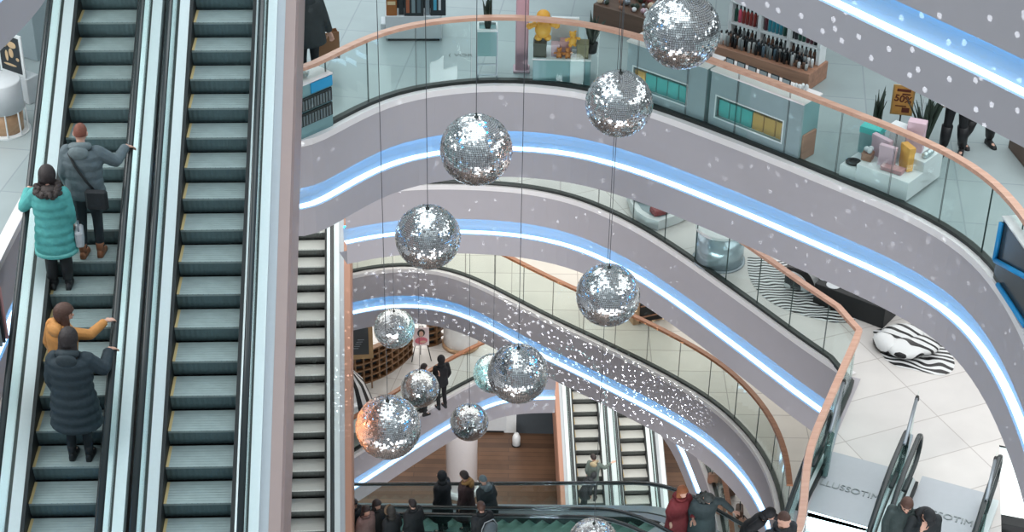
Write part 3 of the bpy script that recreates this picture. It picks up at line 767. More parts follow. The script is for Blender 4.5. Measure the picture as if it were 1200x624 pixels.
# toy counter
tc, w = boxthing('display_counter', 'teal grey counter topped with yellow toys beside the pink pillar', 'counter', (624, 99), (691, 101), ZA, 0.50, 0.42, M_tealpanel)
mb = MB(); mb.box(-0.01, w + 0.01, -0.01, 0.51, 0.42, 0.44, None, 0.004); mb.build('counter_top', M_white, tc)
mb = MB(); mb.box(0.02, w - 0.02, 0.02, 0.48, -0.005, 0.04); mb.build('toe_kick', M_dark, tc)
def toy(label, loc, s, m, rz=0.0, ears=True):
    root = thing('toy_figure', label, 'toy', tuple(loc), rz)
    mb = MB()
    mb.ell((0, 0, 0.19 * s), 0.125 * s, 0.105 * s, 0.15 * s, 16, 12)
    for sx in (-1, 1):
        mb.ell((sx * 0.07 * s, 0.0, 0.05 * s), 0.06 * s, 0.08 * s, 0.055 * s, 12, 8)
        mb.tube([(sx * 0.10 * s, 0, 0.28 * s), (sx * 0.17 * s, 0, 0.25 * s), (sx * 0.20 * s, 0, 0.24 * s)], [0.045 * s, 0.04 * s, 0.04 * s], 10)
        mb.ell((sx * 0.205 * s, 0, 0.24 * s), 0.052 * s, 0.052 * s, 0.05 * s, 12, 8)
    mb.build('torso', m, root, True)
    hd = MB(); hd.ell((0, 0, 0.40 * s), 0.105 * s, 0.10 * s, 0.10 * s, 16, 12)
    if ears:
        for sx in (-1, 1): hd.ell((sx * 0.08 * s, 0, 0.49 * s), 0.04 * s, 0.025 * s, 0.04 * s, 10, 6)
        hd.ell((0, -0.09 * s, 0.38 * s), 0.045 * s, 0.035 * s, 0.035 * s, 10, 6)
    hd.build('head', m, root, True); return root
def stack(label, root, x, y, z, sx, sy, sz, m, rot=0.0, name='gift_box', cat='box', group=None, lid=None):
    r = thing(name, label, cat, tuple(local(root, x, y, z)), root.rotation_euler.z + rot, group)
    mb = MB(); mb.box(-sx / 2, sx / 2, -sy / 2, sy / 2, 0, sz, None, min(0.008, sx / 5)); mb.build('box_body', m, r)
    mb = MB(); mb.box(-sx / 2 - 0.004, sx / 2 + 0.004, -sy / 2 - 0.004, sy / 2 + 0.004, sz * 0.78, sz + 0.003, None, 0.003); mb.build('lid', lid or m, r); return r
stack('dark patterned box under the large yellow toy', tc, 0.10, 0.14, 0.44, 0.20, 0.2, 0.24, mat('olive_black', hexc(70, 72, 60), noise=0.5, nscale=30))
toy('large plump yellow toy figure seen from behind, on the toy counter', local(tc, 0.14, 0.16, 0.68), 1.02, M_toy, 0.1, False)
stack('white upright panel box at the back of the toy counter', tc, 0.48, 0.42, 0.44, 0.42, 0.05, 0.52, M_white)
stack('rose coloured box in the middle of the toy counter', tc, 0.50, 0.20, 0.44, 0.18, 0.16, 0.24, M_pink2)
stack('small white box next to the rose coloured one', tc, 0.34, 0.16, 0.44, 0.13, 0.14, 0.20, M_pink)
stack('olive box at the right of the toy counter', tc, 0.76, 0.14, 0.44, 0.18, 0.2, 0.24, mat('olive', hexc(126, 120, 90), noise=0.3, nscale=20))
toy('small orange teddy bear sitting between the rose and olive boxes', local(tc, 0.60, 0.10, 0.62), 0.50, M_toy, 0.3)
toy('small brown toy bear at the front left of the toy counter', local(tc, 0.40, 0.055, 0.44), 0.34, M_toydk, 0)
toy('small brown toy bear right of its twin at the counter front', local(tc, 0.53, 0.055, 0.44), 0.34, M_toydk, 0.4)
snake_plant('snake_plant', 'spiky snake plant at the right end of the toy counter', local(tc, 0.90, 0.30, 0.44), 12, 0.55, 0.22, 5, 0.1)

# brown counter at the back and its trinkets
bc, w = boxthing('wooden_counter', 'dark brown wooden counter heaped with trinkets, behind the top mirror ball', 'counter', (694, 31), (782, 57), ZA, 0.9, 0.36, M_wooddk, 0.05)
mb = MB(); mb.box(0.05, w - 0.05, 0.05, 0.85, -0.05, 0.02); mb.build('toe_kick', M_dark, bc)
rnd = random.Random(4)
cols = [M_white, M_pink2, M_wood, M_leaf, M_pink, M_greysteel, mat('maroon_trinket', hexc(120, 60, 60)), mat('cream_trinket', hexc(225, 205, 180))]
for i in range(60):
    mb = MB(); r = rnd.uniform(0.03, 0.06); mb.ell((0, 0, r), r, r * rnd.uniform(.6, 1), r, 8, 6)
    item('trinket', 'small rounded trinket heaped on the dark brown counter', 'trinket', mb, cols[rnd.randrange(8)], local(bc, rnd.uniform(0.05, w - 0.05), rnd.uniform(0.05, 0.8), 0.36), 0, 'trinkets on the dark brown counter', True)

# long showcase hugging the railing
def showcase(label, L, R, wins, h=0.93):
    a, w, ang = fr(L, R, ZA); root = thing('showcase', label, 'display case', tuple(a), ang)
    mb = MB()
    x = 0.0
    for (x0, x1) in wins + [(w, w)]:
        mb.box(x, x0, 0, 0.04, 0, h)                       # solid front between windows
        if x1 > x0: mb.box(x0, x1, 0, 0.04, 0, 0.22); mb.box(x0, x1, 0, 0.04, 0.56, h)
        x = x1
    mb.build('front_panel', M_panel, root)
    mb = MB(); mb.box(0, w, 0.40, 0.44, 0, h); mb.box(0, 0.03, 0.04, 0.40, 0, h); mb.box(w - 0.03, w, 0.04, 0.40, 0, h); mb.build('carcass', M_tealpanel, root)
    mb = MB(); mb.box(-0.02, w + 0.02, -0.02, 0.46, h, h + 0.03, None, 0.005); mb.build('counter_top', M_rim, root)
    mb = MB(); mb.box(0.03, w - 0.03, 0.04, 0.40, 0.19, 0.21); mb.build('shelf', M_white, root)
    for (x0, x1) in wins:
        for b in ((x0 - .02, x1 + .02, -.008, 0, .20, .22), (x0 - .02, x1 + .02, -.008, 0, .56, .58), (x0 - .02, x0, -.008, 0, .22, .56), (x1, x1 + .02, -.008, 0, .22, .56)):
            mb = MB(); mb.box(*b); mb.build('window_trim', M_white, root)
        mb = MB(); mb.box(x0, x1, 0.01, 0.016, 0.22, 0.56); mb.build('window_pane', M_counterglass, root)
    return root, w
sc1, w1 = showcase('left showcase of the pair along the upper railing, with teal and ochre boxes', (733, 114), (824, 147), [(0.12, 1.10)])
sc2, w2 = showcase('right showcase of the pair along the upper railing, with teal and ochre boxes', (829, 149), (934, 191), [(0.12, 1.30)])
def shelf_boxes(sc, x0, cols_, n):
    for i in range(n):
        m_ = cols_[i]; nm = 'teal' if m_ is M_teal else 'ochre'
        mb = MB(); mb.box(0, 0.19, 0, 0.26, 0, 0.27, None, 0.006)
        item('gift_box', '%s box behind the window of the %s railing showcase' % (nm, 'left' if sc is sc1 else 'right'), 'box', mb, m_, local(sc, x0 + i * 0.205, 0.07, 0.212), sc.rotation_euler.z, '%s boxes in the %s showcase' % (nm, 'left' if sc is sc1 else 'right'))
shelf_boxes(sc1, 0.10, [M_gold, M_teal, M_teal, M_teal, M_teal], 5)
shelf_boxes(sc2, 0.12, [M_teal, M_teal, M_teal, M_gold, M_gold, M_gold], 6)
for i in range(7):
    r = thing('photo_frame', 'small black framed card standing on the railing showcase', 'frame', tuple(local(sc2, -0.1 + i * 0.2, 0.30, 0.96) if i else local(sc1, w1 - 0.2, 0.3, 0.96)), sc2.rotation_euler.z, 'framed cards on the showcase top')
    if i == 0: mb = MB(); mb.box(-.07, .07, -.008, .008, 0, .10); fme = mb.build('frame', M_dark, r); mb = MB(); mb.box(-.058, .058, -.010, -.0085, .012, .088); cme = mb.build('card', M_panel, r)
    else:
        for q in (fme, cme): c = q.copy(); COL.objects.link(c); c.parent = r
mb = MB()
for q in range(5): mb.ell((q * 0.05 - 0.1, (q % 2) * 0.03, 0.05), 0.03, 0.03, 0.05, 8, 6)
item('ornament', 'cluster of white bottle ornaments at the right end of the showcase top', 'ornament', mb, M_white, local(sc2, w2 - 0.28, 0.3, 0.96), 0, None, True)
cr, w = boxthing('wooden_crate', 'small pale wooden crate of figurines at the end of the railing showcase', 'crate', (938, 190), (954, 181), ZA, 0.4, 0.42, M_wood)
for i in range(4):
    mb = MB(); mb.lathe([(0.03, 0), (0.035, 0.08), (0.015, 0.12), (0.022, 0.16), (0.005, 0.18)], 10)
    item('figurine', 'small tan figurine standing in the wooden crate', 'figurine', mb, [M_woodlt, M_dark, M_woodlt, M_white][i], local(cr, 0.06 + 0.07 * (i % 2), 0.08 + 0.1 * (i // 2), 0.42), 0, 'figurines on the crate', True)

# brown platform with bottles and the white gondola behind it
bp, w = boxthing('wooden_platform', 'brown wooden sales platform full of bottles behind the railing showcase', 'platform', (836, 73), (946, 108), ZA, 0.62, 0.30, M_wood)
mb = MB(); mb.box(0.05, w - 0.05, 0.05, 0.58, -0.004, 0.03); mb.build('toe_kick', M_dark, bp)
WB = w
gn = thing('shelf_unit', 'white two tier shelf frame of coloured bottles on the brown platform', 'shelves', tuple(local(bp, 0.0, 0.36, 0.30)), bp.rotation_euler.z)
for i in range(4):
    mb = MB(); xx = 0.0 + i * (w - 0.1) / 3; mb.box(xx, xx + 0.06, 0, 0.22, 0, 0.66, None, 0.004); mb.build('upright', M_white, gn)
for z_ in (0.26, 0.62): mb = MB(); mb.box(0, w - 0.04, 0, 0.22, z_, z_ + 0.025); mb.build('shelf', M_white, gn)
def bottle(h, r, neck=0.5, n=8):
    mb = MB(); mb.cur = 0; mb.lathe([(r, 0), (r, h * 0.68), (r * neck, h * 0.8)], n); mb.cur = 1; mb.lathe([(r * neck, h * 0.8), (r * neck, h), (r * neck * 0.8, h)], n); return mb
BC = {'pink': (230, 90, 120), 'red': (150, 56, 50), 'maroon': (96, 44, 56), 'blue': (50, 140, 160), 'bottle green': (30, 84, 70), 'black': (30, 34, 38), 'white': (220, 224, 226), 'grey': (130, 138, 140), 'silver': (176, 180, 180), 'slate': (84, 104, 118), 'brown': (110, 84, 70)}
def bmat(c): return mat('bottle_' + c.replace(' ', '_'), hexc(*BC[c]), 0.3)
proto = {}
def put_bottle(c, loc, h, r, where, cap='black'):
    key = (c, round(h, 2), cap)
    if key not in proto: o = bottle(h, r).build('bottle', [bmat(c), bmat(cap)], None, True); proto[key] = o
    else: o = proto[key].copy(); COL.objects.link(o)
    o.location = loc; tag(o, '%s bottle %s' % (c, where), 'bottle', '%s bottles %s' % (c, where)); return o
row = ['bottle green', 'pink', 'red', 'red', 'red', 'red', 'maroon', 'maroon', 'maroon', 'blue', 'blue', 'blue', 'blue', 'bottle green', 'black', 'black', 'black', 'bottle green', 'bottle green', 'maroon', 'maroon', 'black']
for i, c in enumerate(row):
    put_bottle(c, local(gn, 0.09 + i * (w - 0.2) / 22, 0.10, 0.286), 0.28, 0.030, 'on the upper shelf of the white frame')
for i in range(20):
    c = ['black', 'black', 'grey', 'black', 'brown', 'black', 'silver', 'grey', 'brown', 'brown'][i % 10]
    put_bottle(c, local(gn, 0.09 + i * (w - 0.2) / 20, 0.12, 0.001), 0.20, 0.030, 'on the lower shelf of the white frame')
frow = ['white', 'white', 'grey', 'black', 'black', 'silver', 'grey', 'black', 'silver', 'silver', 'black', 'black', 'slate', 'grey', 'grey', 'slate', 'black', 'black', 'black', 'black', 'silver', 'brown', 'white', 'brown', 'silver']
for i, c in enumerate(frow):
    put_bottle(c, local(bp, 0.05 + i * (w - 0.1) / 25, 0.10 + 0.03 * (i % 2), 0.30), 0.24 if i < 21 else 0.14, 0.026, 'in the front row of the brown platform')
for i, c in enumerate(frow[::-1]):
    put_bottle(c, local(bp, 0.07 + i * (w - 0.1) / 25, 0.24, 0.30), 0.2, 0.026, 'in the second row of the brown platform')

# white stepped gift table
a = P(1061, 240, ZA); bL = P(982, 210, ZA); bR = P(1111, 208, ZA)
ux = (a - bL); WL = ux.length; ang = math.atan2(ux.y, ux.x)
gt = thing('gift_table', 'white stepped gift table with pastel boxes behind the right of the upper railing', 'table', tuple(bL), ang)
for b, nm in (((0, 0.26, 0, 0.72, 0.05, 0.24), 'low_step'), ((0.26, WL, 0, 0.72, 0.05, 0.34), 'table_block'), ((WL * 0.62, WL, 0.40, 0.95, 0.05, 0.50), 'high_step')):
    mb = MB(); mb.box(*b, None, 0.006); mb.build(nm, M_white, gt)
mb = MB(); mb.box(0.06, WL - 0.06, 0.06, 0.9, 0, 0.06); mb.build('toe_kick', M_dark, gt)
G = 'gift boxes on the white stepped table'
stack('turquoise box on the tall slate stand at the left of the gift table', gt, 0.12, 0.62, 0.24, 0.293, 0.244, 0.415, M_tealpanel, 0.1, lid=M_teal)
stack('pink box leaning left on the gift table', gt, 0.4, 0.4, 0.34, 0.317, 0.073, 0.317, M_pink, -0.2)
stack('front pink box with a pale seal on the gift table', gt, 0.6, 0.22, 0.34, 0.244, 0.073, 0.317, M_pink, 0.1)
stack('tall white box in the middle of the gift table', gt, 0.55, 0.6, 0.34, 0.244, 0.146, 0.488, M_white, 0.0)
stack('tallest pale pink box under the framed poster', gt, 0.78, 0.64, 0.34, 0.244, 0.146, 0.61, M_pink, 0.3)
stack('golden brown box standing on the gift table', gt, 0.84, 0.34, 0.34, 0.22, 0.098, 0.366, M_gold, -0.5)
stack('flat pink box lying in front of the golden one', gt, 0.74, 0.16, 0.34, 0.317, 0.146, 0.061, M_pink2, 0.1)
stack('small brown cube under two pearl balls on the gift table', gt, 0.3, 0.22, 0.34, 0.146, 0.146, 0.11, M_wood, 0.2)
for i, (x, y) in enumerate(((0.27, 0.22), (0.33, 0.20), (0.31, 0.27))):
    mb = MB(); mb.ell((0, 0, 0.04), 0.04, 0.04, 0.04, 12, 8); item('pearl_ball', 'pearl grey ball resting on the small brown cube', 'ball', mb, M_plinth, local(gt, x, y, 0.454), 0, 'pearl balls on the brown cube', True)
for i, (x, y) in enumerate(((1.02, 0.52), (1.09, 0.60), (1.04, 0.66))):
    mb = MB(); mb.ell((0, 0, 0.05), 0.05, 0.05, 0.05, 12, 8); item('silver_ball', 'silver ball on the highest step of the gift table', 'ball', mb, M_steel, local(gt, min(x, WL - .06), y, 0.50), 0, 'silver balls on the high step', True)
mb = MB(); mb.lathe([(0.10, 0), (0.11, 0.03), (0.06, 0.035), (0.05, 0.02)], 16); item('jewellery_tray', 'round black jewellery tray on the low step of the gift table', 'tray', mb, M_dark, local(gt, 0.12, 0.16, 0.24))
# framed 50% poster
po = thing('framed_poster', 'gold framed poster reading 50% rising behind the gift boxes', 'poster', tuple(P(1056, 178, ZA) + Vector((0, 0.35, 0))), ang * 0.3)
mb = MB(); mb.box(-0.16, 0.16, 0.0, 0.02, 0.42, 0.90, None, 0.005); mb.build('frame', mat('gold_frame', hexc(186, 150, 96), 0.4, 0.3), po)
mb = MB(); mb.box(-0.135, 0.135, -0.004, 0.0, 0.445, 0.875); mb.build('print', mat('ochre_print', hexc(206, 150, 78), 0.6, noise=0.35, nscale=9), po)
for q, b in enumerate(((-0.10, 0.10, 0.80, 0.845), (-0.02, 0.10, 0.75, 0.775), (-0.1, 0.06, 0.56, 0.58), (0.0, 0.11, 0.47, 0.55))):
    mb = MB(); mb.box(b[0], b[1], -0.008, -0.0045, b[2], b[3], None, 0.001); mb.build('printed_mark', mat('maroon_print', hexc(96, 40, 24), 0.6, noise=0.3, nscale=30), po)
text_part('printed_text', '50%', 0.15, mat('maroon_print', hexc(96, 40, 24), 0.6), po, (0.0, -0.006, 0.68), (PI / 2, 0.12, 0), 0.001, 0.004)
mb = MB(); mb.tube([(0, 0.03, 0), (0, 0.03, 0.45)], 0.012, 6); mb.tube([(-.12, 0.03, 0.01), (.12, 0.03, 0.01)], 0.012, 6); mb.build('stand', M_dark, po)
snake_plant('snake_plant', 'spiky snake plant right of the framed poster', P(1084, 196, ZA) + Vector((0, 0.3, 0.0)), 18, 1.0, 0.34, 11, 0.13)
snake_plant('snake_plant', 'dark leafy plant left of the framed poster', P(1030, 186, ZA) + Vector((0, 0.45, 0.0)), 12, 0.85, 0.16, 13, 0.12)
rb, w = boxthing('wooden_counter', 'brown wooden counter cut by the right edge of the view', 'counter', (1181, 173), (1215, 215), ZA, 0.9, 0.34, M_wooddk)
mb = MB(); mb.box(-0.01, w, -0.01, 0.9, 0.34, 0.37, None, 0.005); mb.build('counter_top', M_white, rb)
wt = thing('side_table', 'white edge of a low side table beside the boots of a shopper', 'table', tuple(P(1092, 128, ZA)), 0.0)
mb = MB(); mb.tube([(0.0, 0.5, 0.25), (-0.15, 0.0, 0.25), (0.5, -0.35, 0.25)], 0.02, 6); mb.build('edge_bar', M_white, wt)
for q in ((0, .5), (-.15, 0), (.5, -.35)): mb = MB(); mb.tube([(q[0], q[1], 0), (q[0], q[1], 0.25)], 0.02, 6); mb.build('leg', M_white, wt)
# dark counter with blue tubes at the right edge
dk, w = boxthing('display_counter', 'black fronted counter with bright blue bars at the right edge of the upper level', 'counter', (1163, 326), (1215, 405), ZA, 0.7, 0.90, mat('black_gloss', hexc(54, 62, 64), 0.25))
mb = MB(); mb.box(-0.02, w, -0.02, 0.72, 0.90, 0.93, None, 0.005); mb.build('counter_top', M_white, dk)
M_bluebar = mat('bright_blue_bar', hexc(30, 150, 215), 0.4)
for pts in ([(0.03, -0.03, 0.30), (0.03, -0.03, 0.85)], [(0.05, -0.03, 0.30), (0.95, -0.03, 0.62)], [(0.25, -0.03, 0.06), (1.2, -0.03, 0.06)]):
    mb = MB(); mb.tube(pts, 0.035, 8); mb.build('blue_bar', M_bluebar, dk, True)
mb = MB(); mb.box(0.1, w, 0.3, 0.6, 0.93, 1.0, None, 0.005); mb.build('tray', M_white, dk)

# counter at the left behind the railing
lc, w = boxthing('display_counter', 'white topped counter with rows of dark cards behind the left end of the railing', 'counter', (346, 168), (391, 148), ZA, 0.42, 0.86, M_tealpanel)
mb = MB(); mb.box(-0.05, w + 0.01, -0.02, 0.45, 0.86, 0.89, None, 0.005); mb.build('counter_top', M_rim, lc)
for z_ in (0.22, 0.46):
    mb = MB(); mb.box(0.02, w - 0.03, -0.03, 0.0, z_, z_ + 0.2); mb.build('card_rack', M_darkline, lc)
    for q in range(12): mb = MB(); mb.box(0.03 + q * (w - 0.08) / 12, 0.03 + (q + 0.6) * (w - 0.08) / 12, -0.045, -0.032, z_ + 0.02, z_ + 0.17); mb.build('card', mat('slate_card', hexc(96, 110, 112)), lc)
mb = MB(); mb.box(w * 0.45, w - 0.005, -0.02, 0.0, 0.69, 0.85); mb.build('blue_panel', mat('blue_panel', hexc(30, 150, 200), 0.4), lc)
mb = MB()
for q in range(14):
    a_ = q * 0.9; mb.box(-0.01, 0.01, -0.005, 0.07, 0.0, 0.02, Matrix.Translation((0.02 * (q % 5), 0.02 * (q % 3), 0.01)) @ Matrix.Rotation(a_, 4, 'Z') @ Matrix.Rotation(0.6, 4, 'X'))
item('paper_flowers', 'spiky white paper flowers on the left counter top', 'ornament', mb, M_white, local(lc, w * 0.45, 0.18, 0.90))
a = P(386, 84, ZA)
pbg = thing('paper_bag', 'large brown paper carrier bag beside the upper left shopper', 'bag', tuple(a + Vector((-0.05, 0, 0.24))), 0.35)
mb = MB(); W2, D2, H2 = 0.21, 0.09, 0.46; mb.box(-W2, W2, -D2, -D2 + .006, 0, H2); mb.box(-W2, W2, D2 - .006, D2, 0, H2 - 0.02); mb.box(-W2, -W2 + .006, -D2, D2, 0, H2 - 0.03); mb.box(W2 - .006, W2, -D2, D2, 0, H2 - 0.03); mb.box(-W2, W2, -D2, D2, 0, 0.006)
mb.build('bag_body', mat('kraft_paper', hexc(150, 108, 76), 0.7), pbg)
mb = MB(); mb.tube([(-.07, -D2, H2), (-.06, -D2, H2 + .1), (.06, -D2, H2 + .1), (.07, -D2, H2)], 0.008, 6); mb.build('handle', M_white, pbg)
mb = MB(); mb.box(-0.12, 0.1, -0.05, 0.05, 0.0, 0.40, None, 0.02); item('white_parcel', 'white parcel showing in the mouth of the paper carrier bag', 'parcel', mb, M_white, tuple(a + Vector((-0.05, 0, 0.26))), 0.35)
fl = thing('floor_lettering', 'small grey lettering printed on the upper floor in front of the plinth', 'lettering', tuple(P(543, 65, ZA) + Vector((0, 0, 0.004))))
text_part('printed_text', '( VOR )', 0.15, mat('grey_print_floor', hexc(90, 100, 104)), fl, (0, 0, 0), (0, 0, 0), 0.0005)

# left of the escalators
sx = P(20, 118, ZA)
ea = thing('picture_stand', 'white stand holding a black picture of a golden map, far upper left', 'picture', tuple(sx), math.radians(-32))
mb = MB(); mb.box(-0.27, 0.27, 0, 0.25, 0.0, 0.42, None, 0.01); mb.build('plinth', M_plinth, ea)
mb = MB(); mb.box(-0.26, 0.26, 0.0, 0.03, 0.44, 1.12, None, 0.006); mb.build('frame', M_white, ea)
mb = MB(); mb.box(-0.21, 0.21, -0.008, 0.0, 0.49, 1.07); mb.build('picture', M_box_dark, ea)
mm = mat('gold_map', hexc(206, 178, 140), 0.5)
for q in ((-0.11, 0.93, 0.075, 0.06), (-0.07, 0.74, 0.035, 0.09), (0.06, 0.94, 0.10, 0.055), (0.03, 0.80, 0.05, 0.08), (0.15, 0.72, 0.035, 0.03), (-0.02, 0.60, 0.14, 0.02)):
    mb = MB(); mb.ell((q[0], -0.009, q[1]), q[2], 0.003, q[3], 10, 6); mb.build('painted_land', mm, ea, True)
a = P(8, 152, ZA); rd = thing('round_counter', 'round white pedestal with pale wood slatted foot at the far left', 'pedestal', tuple(a))
mb = MB(); mb.lathe([(0.30, 0.36), (0.30, 0.80), (0.28, 0.82)], 32); mb.build('drum', M_plinth, rd, True)
mb = MB(); mb.lathe([(0.25, 0.0), (0.27, 0.36)], 32); mb.build('wooden_foot', M_woodlt, rd, True)
for q in range(10):
    a_ = q * 2 * PI / 10; mb = MB(); mb.tube([(0.33 * math.cos(a_), 0.33 * math.sin(a_), 0.0), (0.32 * math.cos(a_), 0.32 * math.sin(a_), 0.38)], 0.012, 6); mb.build('post', M_white, rd)
mb = MB(); mb.lathe([(0.345, 0.0), (0.345, 0.02), (0.31, 0.02)], 32); mb.build('foot_ring', M_white, rd)
mb = MB(); mb.box(-0.3, 0.3, -0.2, 0.2, 0, 0.95, None, 0.01)
lcn = thing('glass_cabinet', 'pale glass cabinet beyond the left escalator near the picture stand', 'cabinet', tuple(P(38, 62, ZA)), math.radians(-30)); 
mb.build('body', M_panel, lcn); mb = MB(); mb.box(-0.31, 0.31, -0.21, 0.21, 0.95, 0.98, None, 0.005); mb.build('top', M_white, lcn)
lb = thing('clothes_rack', 'dark clothes rack with a blue top bar at the far left edge', 'rack', tuple(P(-12, 425, ZA)), math.radians(80))
mb = MB(); mb.tube([(-0.5, 0, 1.05), (0.25, 0, 1.05)], 0.03, 8); mb.build('top_bar', mat('dusk_blue', hexc(50, 100, 124), 0.4), lb)
for x_ in (-0.48, 0.23): mb = MB(); mb.tube([(x_, 0, 0), (x_, 0, 1.05)], 0.015, 6); mb.build('post', M_greysteel, lb)
for q in range(8):
    mb = MB(); mb.box(-0.02, 0.02, -0.2, 0.2, 0.25, 0.98, Matrix.Translation((-0.42 + q * 0.085, 0, 0)), 0.012)
    g = mb.build('garment', cloth_c if False else [M_box_dark, M_panel, M_box_dark, M_pink2][q % 4], lb)

# ------------------------------------------------ middle floor (B)
a = P(771, 271, ZB); bt = thing('boat_counter', 'white boat shaped counter with a red item, on the middle floor', 'counter', tuple(a), 0.0)
out = [(0.0, 0.0), (0.42, 0.28), (0.9, 0.75), (0.6, 1.5), (-0.4, 1.6), (-0.55, 1.15), (-0.50, 0.72), (-0.40, 0.36), (-0.22, 0.12)]
mb = MB(); mb.loft([[Vector((x, y, z)) for x, y in out] for z in (0.02, 0.22)]); mb.build('body', M_white, bt)
mb = MB(); mb.loft([[Vector((x * 0.8 + 0.02, y * 0.8 + 0.15, z)) for x, y in out] for z in (0.22, 0.225)]); mb.build('inset_top', M_panel, bt)
mb = MB(); mb.box(-0.15, 0.15, -0.12, 0.12, 0, 0.12, None, 0.02); item('red_box', 'deep red box on the boat shaped white counter', 'box', mb, mat('deep_red', hexc(130, 50, 54)), a + Vector((0.02, 0.30, 0.228)), 0.4)
mb = MB(); mb.box(-0.2, 0.2, -0.05, 0.05, 0, 0.10, None, 0.02); item('black_case', 'black case on the boat shaped white counter', 'box', mb, M_dark, a + Vector((-0.28, 0.72, 0.228)), -0.5)
a = P(842, 305, ZB); cy = thing('mirrored_drum', 'pale blue mirrored drum counter with metal rim on the middle floor', 'counter', tuple(a))
mb = MB(); mb.lathe([(0.46, 0.0), (0.46, 0.70)], 48); mb.build('drum', mat('blue_mirror', hexc(178, 198, 206), 0.22, 0.55), cy, True)
mb = MB(); mb.lathe([(0.48, 0.70), (0.48, 0.74), (0.44, 0.74)], 48); mb.build('top_rim', M_white, cy, True)
mb = MB(); mb.lathe([(0.50, 0.0), (0.50, 0.035), (0.46, 0.035)], 48); mb.build('base_ring', M_greysteel, cy, True)

# zebra artwork on the floor: wavy stripes cut to a blob outline
M_zb = mat('zebra_black', hexc(24, 24, 26), 0.5); M_zw = mat('zebra_white', hexc(232, 232, 232), 0.5)
def zebra_mat(name, scale, dist, rot=0.0, thr=0.5):
    m = bpy.data.materials.new(name); m.use_nodes = True; nt = m.node_tree; b = nt.nodes['Principled BSDF']
    tc = nt.nodes.new('ShaderNodeTexCoord'); mp = nt.nodes.new('ShaderNodeMapping'); mp.inputs['Rotation'].default_value = (0, 0, rot)
    wv = nt.nodes.new('ShaderNodeTexWave'); wv.wave_type = 'RINGS'; wv.inputs['Scale'].default_value = scale; wv.inputs['Distortion'].default_value = dist; wv.inputs['Detail'].default_value = 0.6; wv.inputs['Detail Scale'].default_value = 0.9
    gt_ = nt.nodes.new('ShaderNodeMath'); gt_.operation = 'GREATER_THAN'; gt_.inputs[1].default_value = thr
    mx = nt.nodes.new('ShaderNodeMixRGB'); mx.inputs[1].default_value = hexc(226, 228, 228) + (1,); mx.inputs[2].default_value = hexc(26, 26, 28) + (1,)
    nt.links.new(tc.outputs['Object'], mp.inputs[0]); nt.links.new(mp.outputs[0], wv.inputs[0]); nt.links.new(wv.outputs['Fac'], gt_.inputs[0]); nt.links.new(gt_.outputs[0], mx.inputs[0]); nt.links.new(mx.outputs[0], b.inputs['Base Color'])
    b.inputs['Roughness'].default_value = 0.35; return m
def blob(label, px, z, m, name='floor_graphic', cat='floor graphic', org=None):
    pts = smooth_line([P(x, y, z) for x, y in px + px[:1]], 0.15)[:-1]
    c = P(*(org or (sum(x for x, y in px) / len(px), sum(y for x, y in px) / len(px))), z)
    mb = MB(); vs = [(p.x - c.x, p.y - c.y, 0.005) for p in pts]
    tri = tessellate_polygon([[Vector(v) for v in vs]]); mb.add(vs, [tuple(t) for t in tri])
    o = mb.build(name, m); o.location = (c.x, c.y, z)
    bm = bmesh.new(); bm.from_mesh(o.data)
    for f in bm.faces:
        if f.normal.z < 0: f.normal_flip()
    bm.to_mesh(o.data); bm.free(); return tag(o, label, cat)
blob('black and white wavy stripes printed on the floor at the right', [(1023, 388), (1031, 398), (1020, 403), (1034, 413), (1031, 422), (1052, 436), (1070, 430), (1088, 438), (1100, 446), (1122, 436), (1118, 415), (1095, 395), (1065, 378), (1040, 384)], ZB, zebra_mat('zebra_fine', 2.3, 9.0, 0.4), org=(1085, 372))
blob('fine grey and white concentric stripes printed on the floor behind the mid railing', [(876, 302), (878, 330), (905, 358), (935, 368), (975, 380), (1000, 382), (1010, 372), (985, 340), (950, 320), (905, 302)], ZB, zebra_mat('zebra_rings', 3.4, 6.0, 0.0), org=(915, 290))
# sculpted zebra seat and black bench above the floor graphics
a = P(1068, 422, ZB); zs_ = thing('striped_pouf', 'lumpy pale seat with black slashes in the middle of the floor stripes', 'seat', tuple(a), 0.3)
mb = MB()
for q in ((0, 0.2, 0.36, 0.30, 0.12), (0.32, 0.2, 0.30, 0.26, 0.12), (-0.30, 0.45, 0.20, 0.26, 0.16), (0.1, 0.6, 0.42, 0.28, 0.14)):
    mb.ell((q[0], q[1], 0.12), q[2], q[3], q[4], 18, 10)
mb.build('cushion', zebra_mat('zebra_seat_pattern', 1.8, 8.0, 0.9, 0.68), zs_, True)
bn, w = boxthing('black_bench', 'long black bench with rounded white spots beyond the angled handrail', 'bench', (952, 355), (1034, 386), ZB, 1.1, 0.42, M_dark)
for q, (x, y) in enumerate(((0.05, 0.30), (0.62, 0.5), (0.30, 0.15))):
    mb = MB(); mb.lathe([(0.13, 0.0), (0.13, 0.008), (0.10, 0.008)], 20, (x, y, 0.42)); mb.build('white_spot', M_plinth, bn)
zb = thing('zebra_wall_block', 'black and white striped display block at the end of the black bench', 'display block', tuple(P(918, 338, ZB)), math.radians(-18))
mb = MB(); mb.box(0, 1.0, 0, 0.5, 0, 0.45, None, 0.03); mb.build('body', zebra_mat('zebra_block', 1.0, 6.0, 1.2), zb)

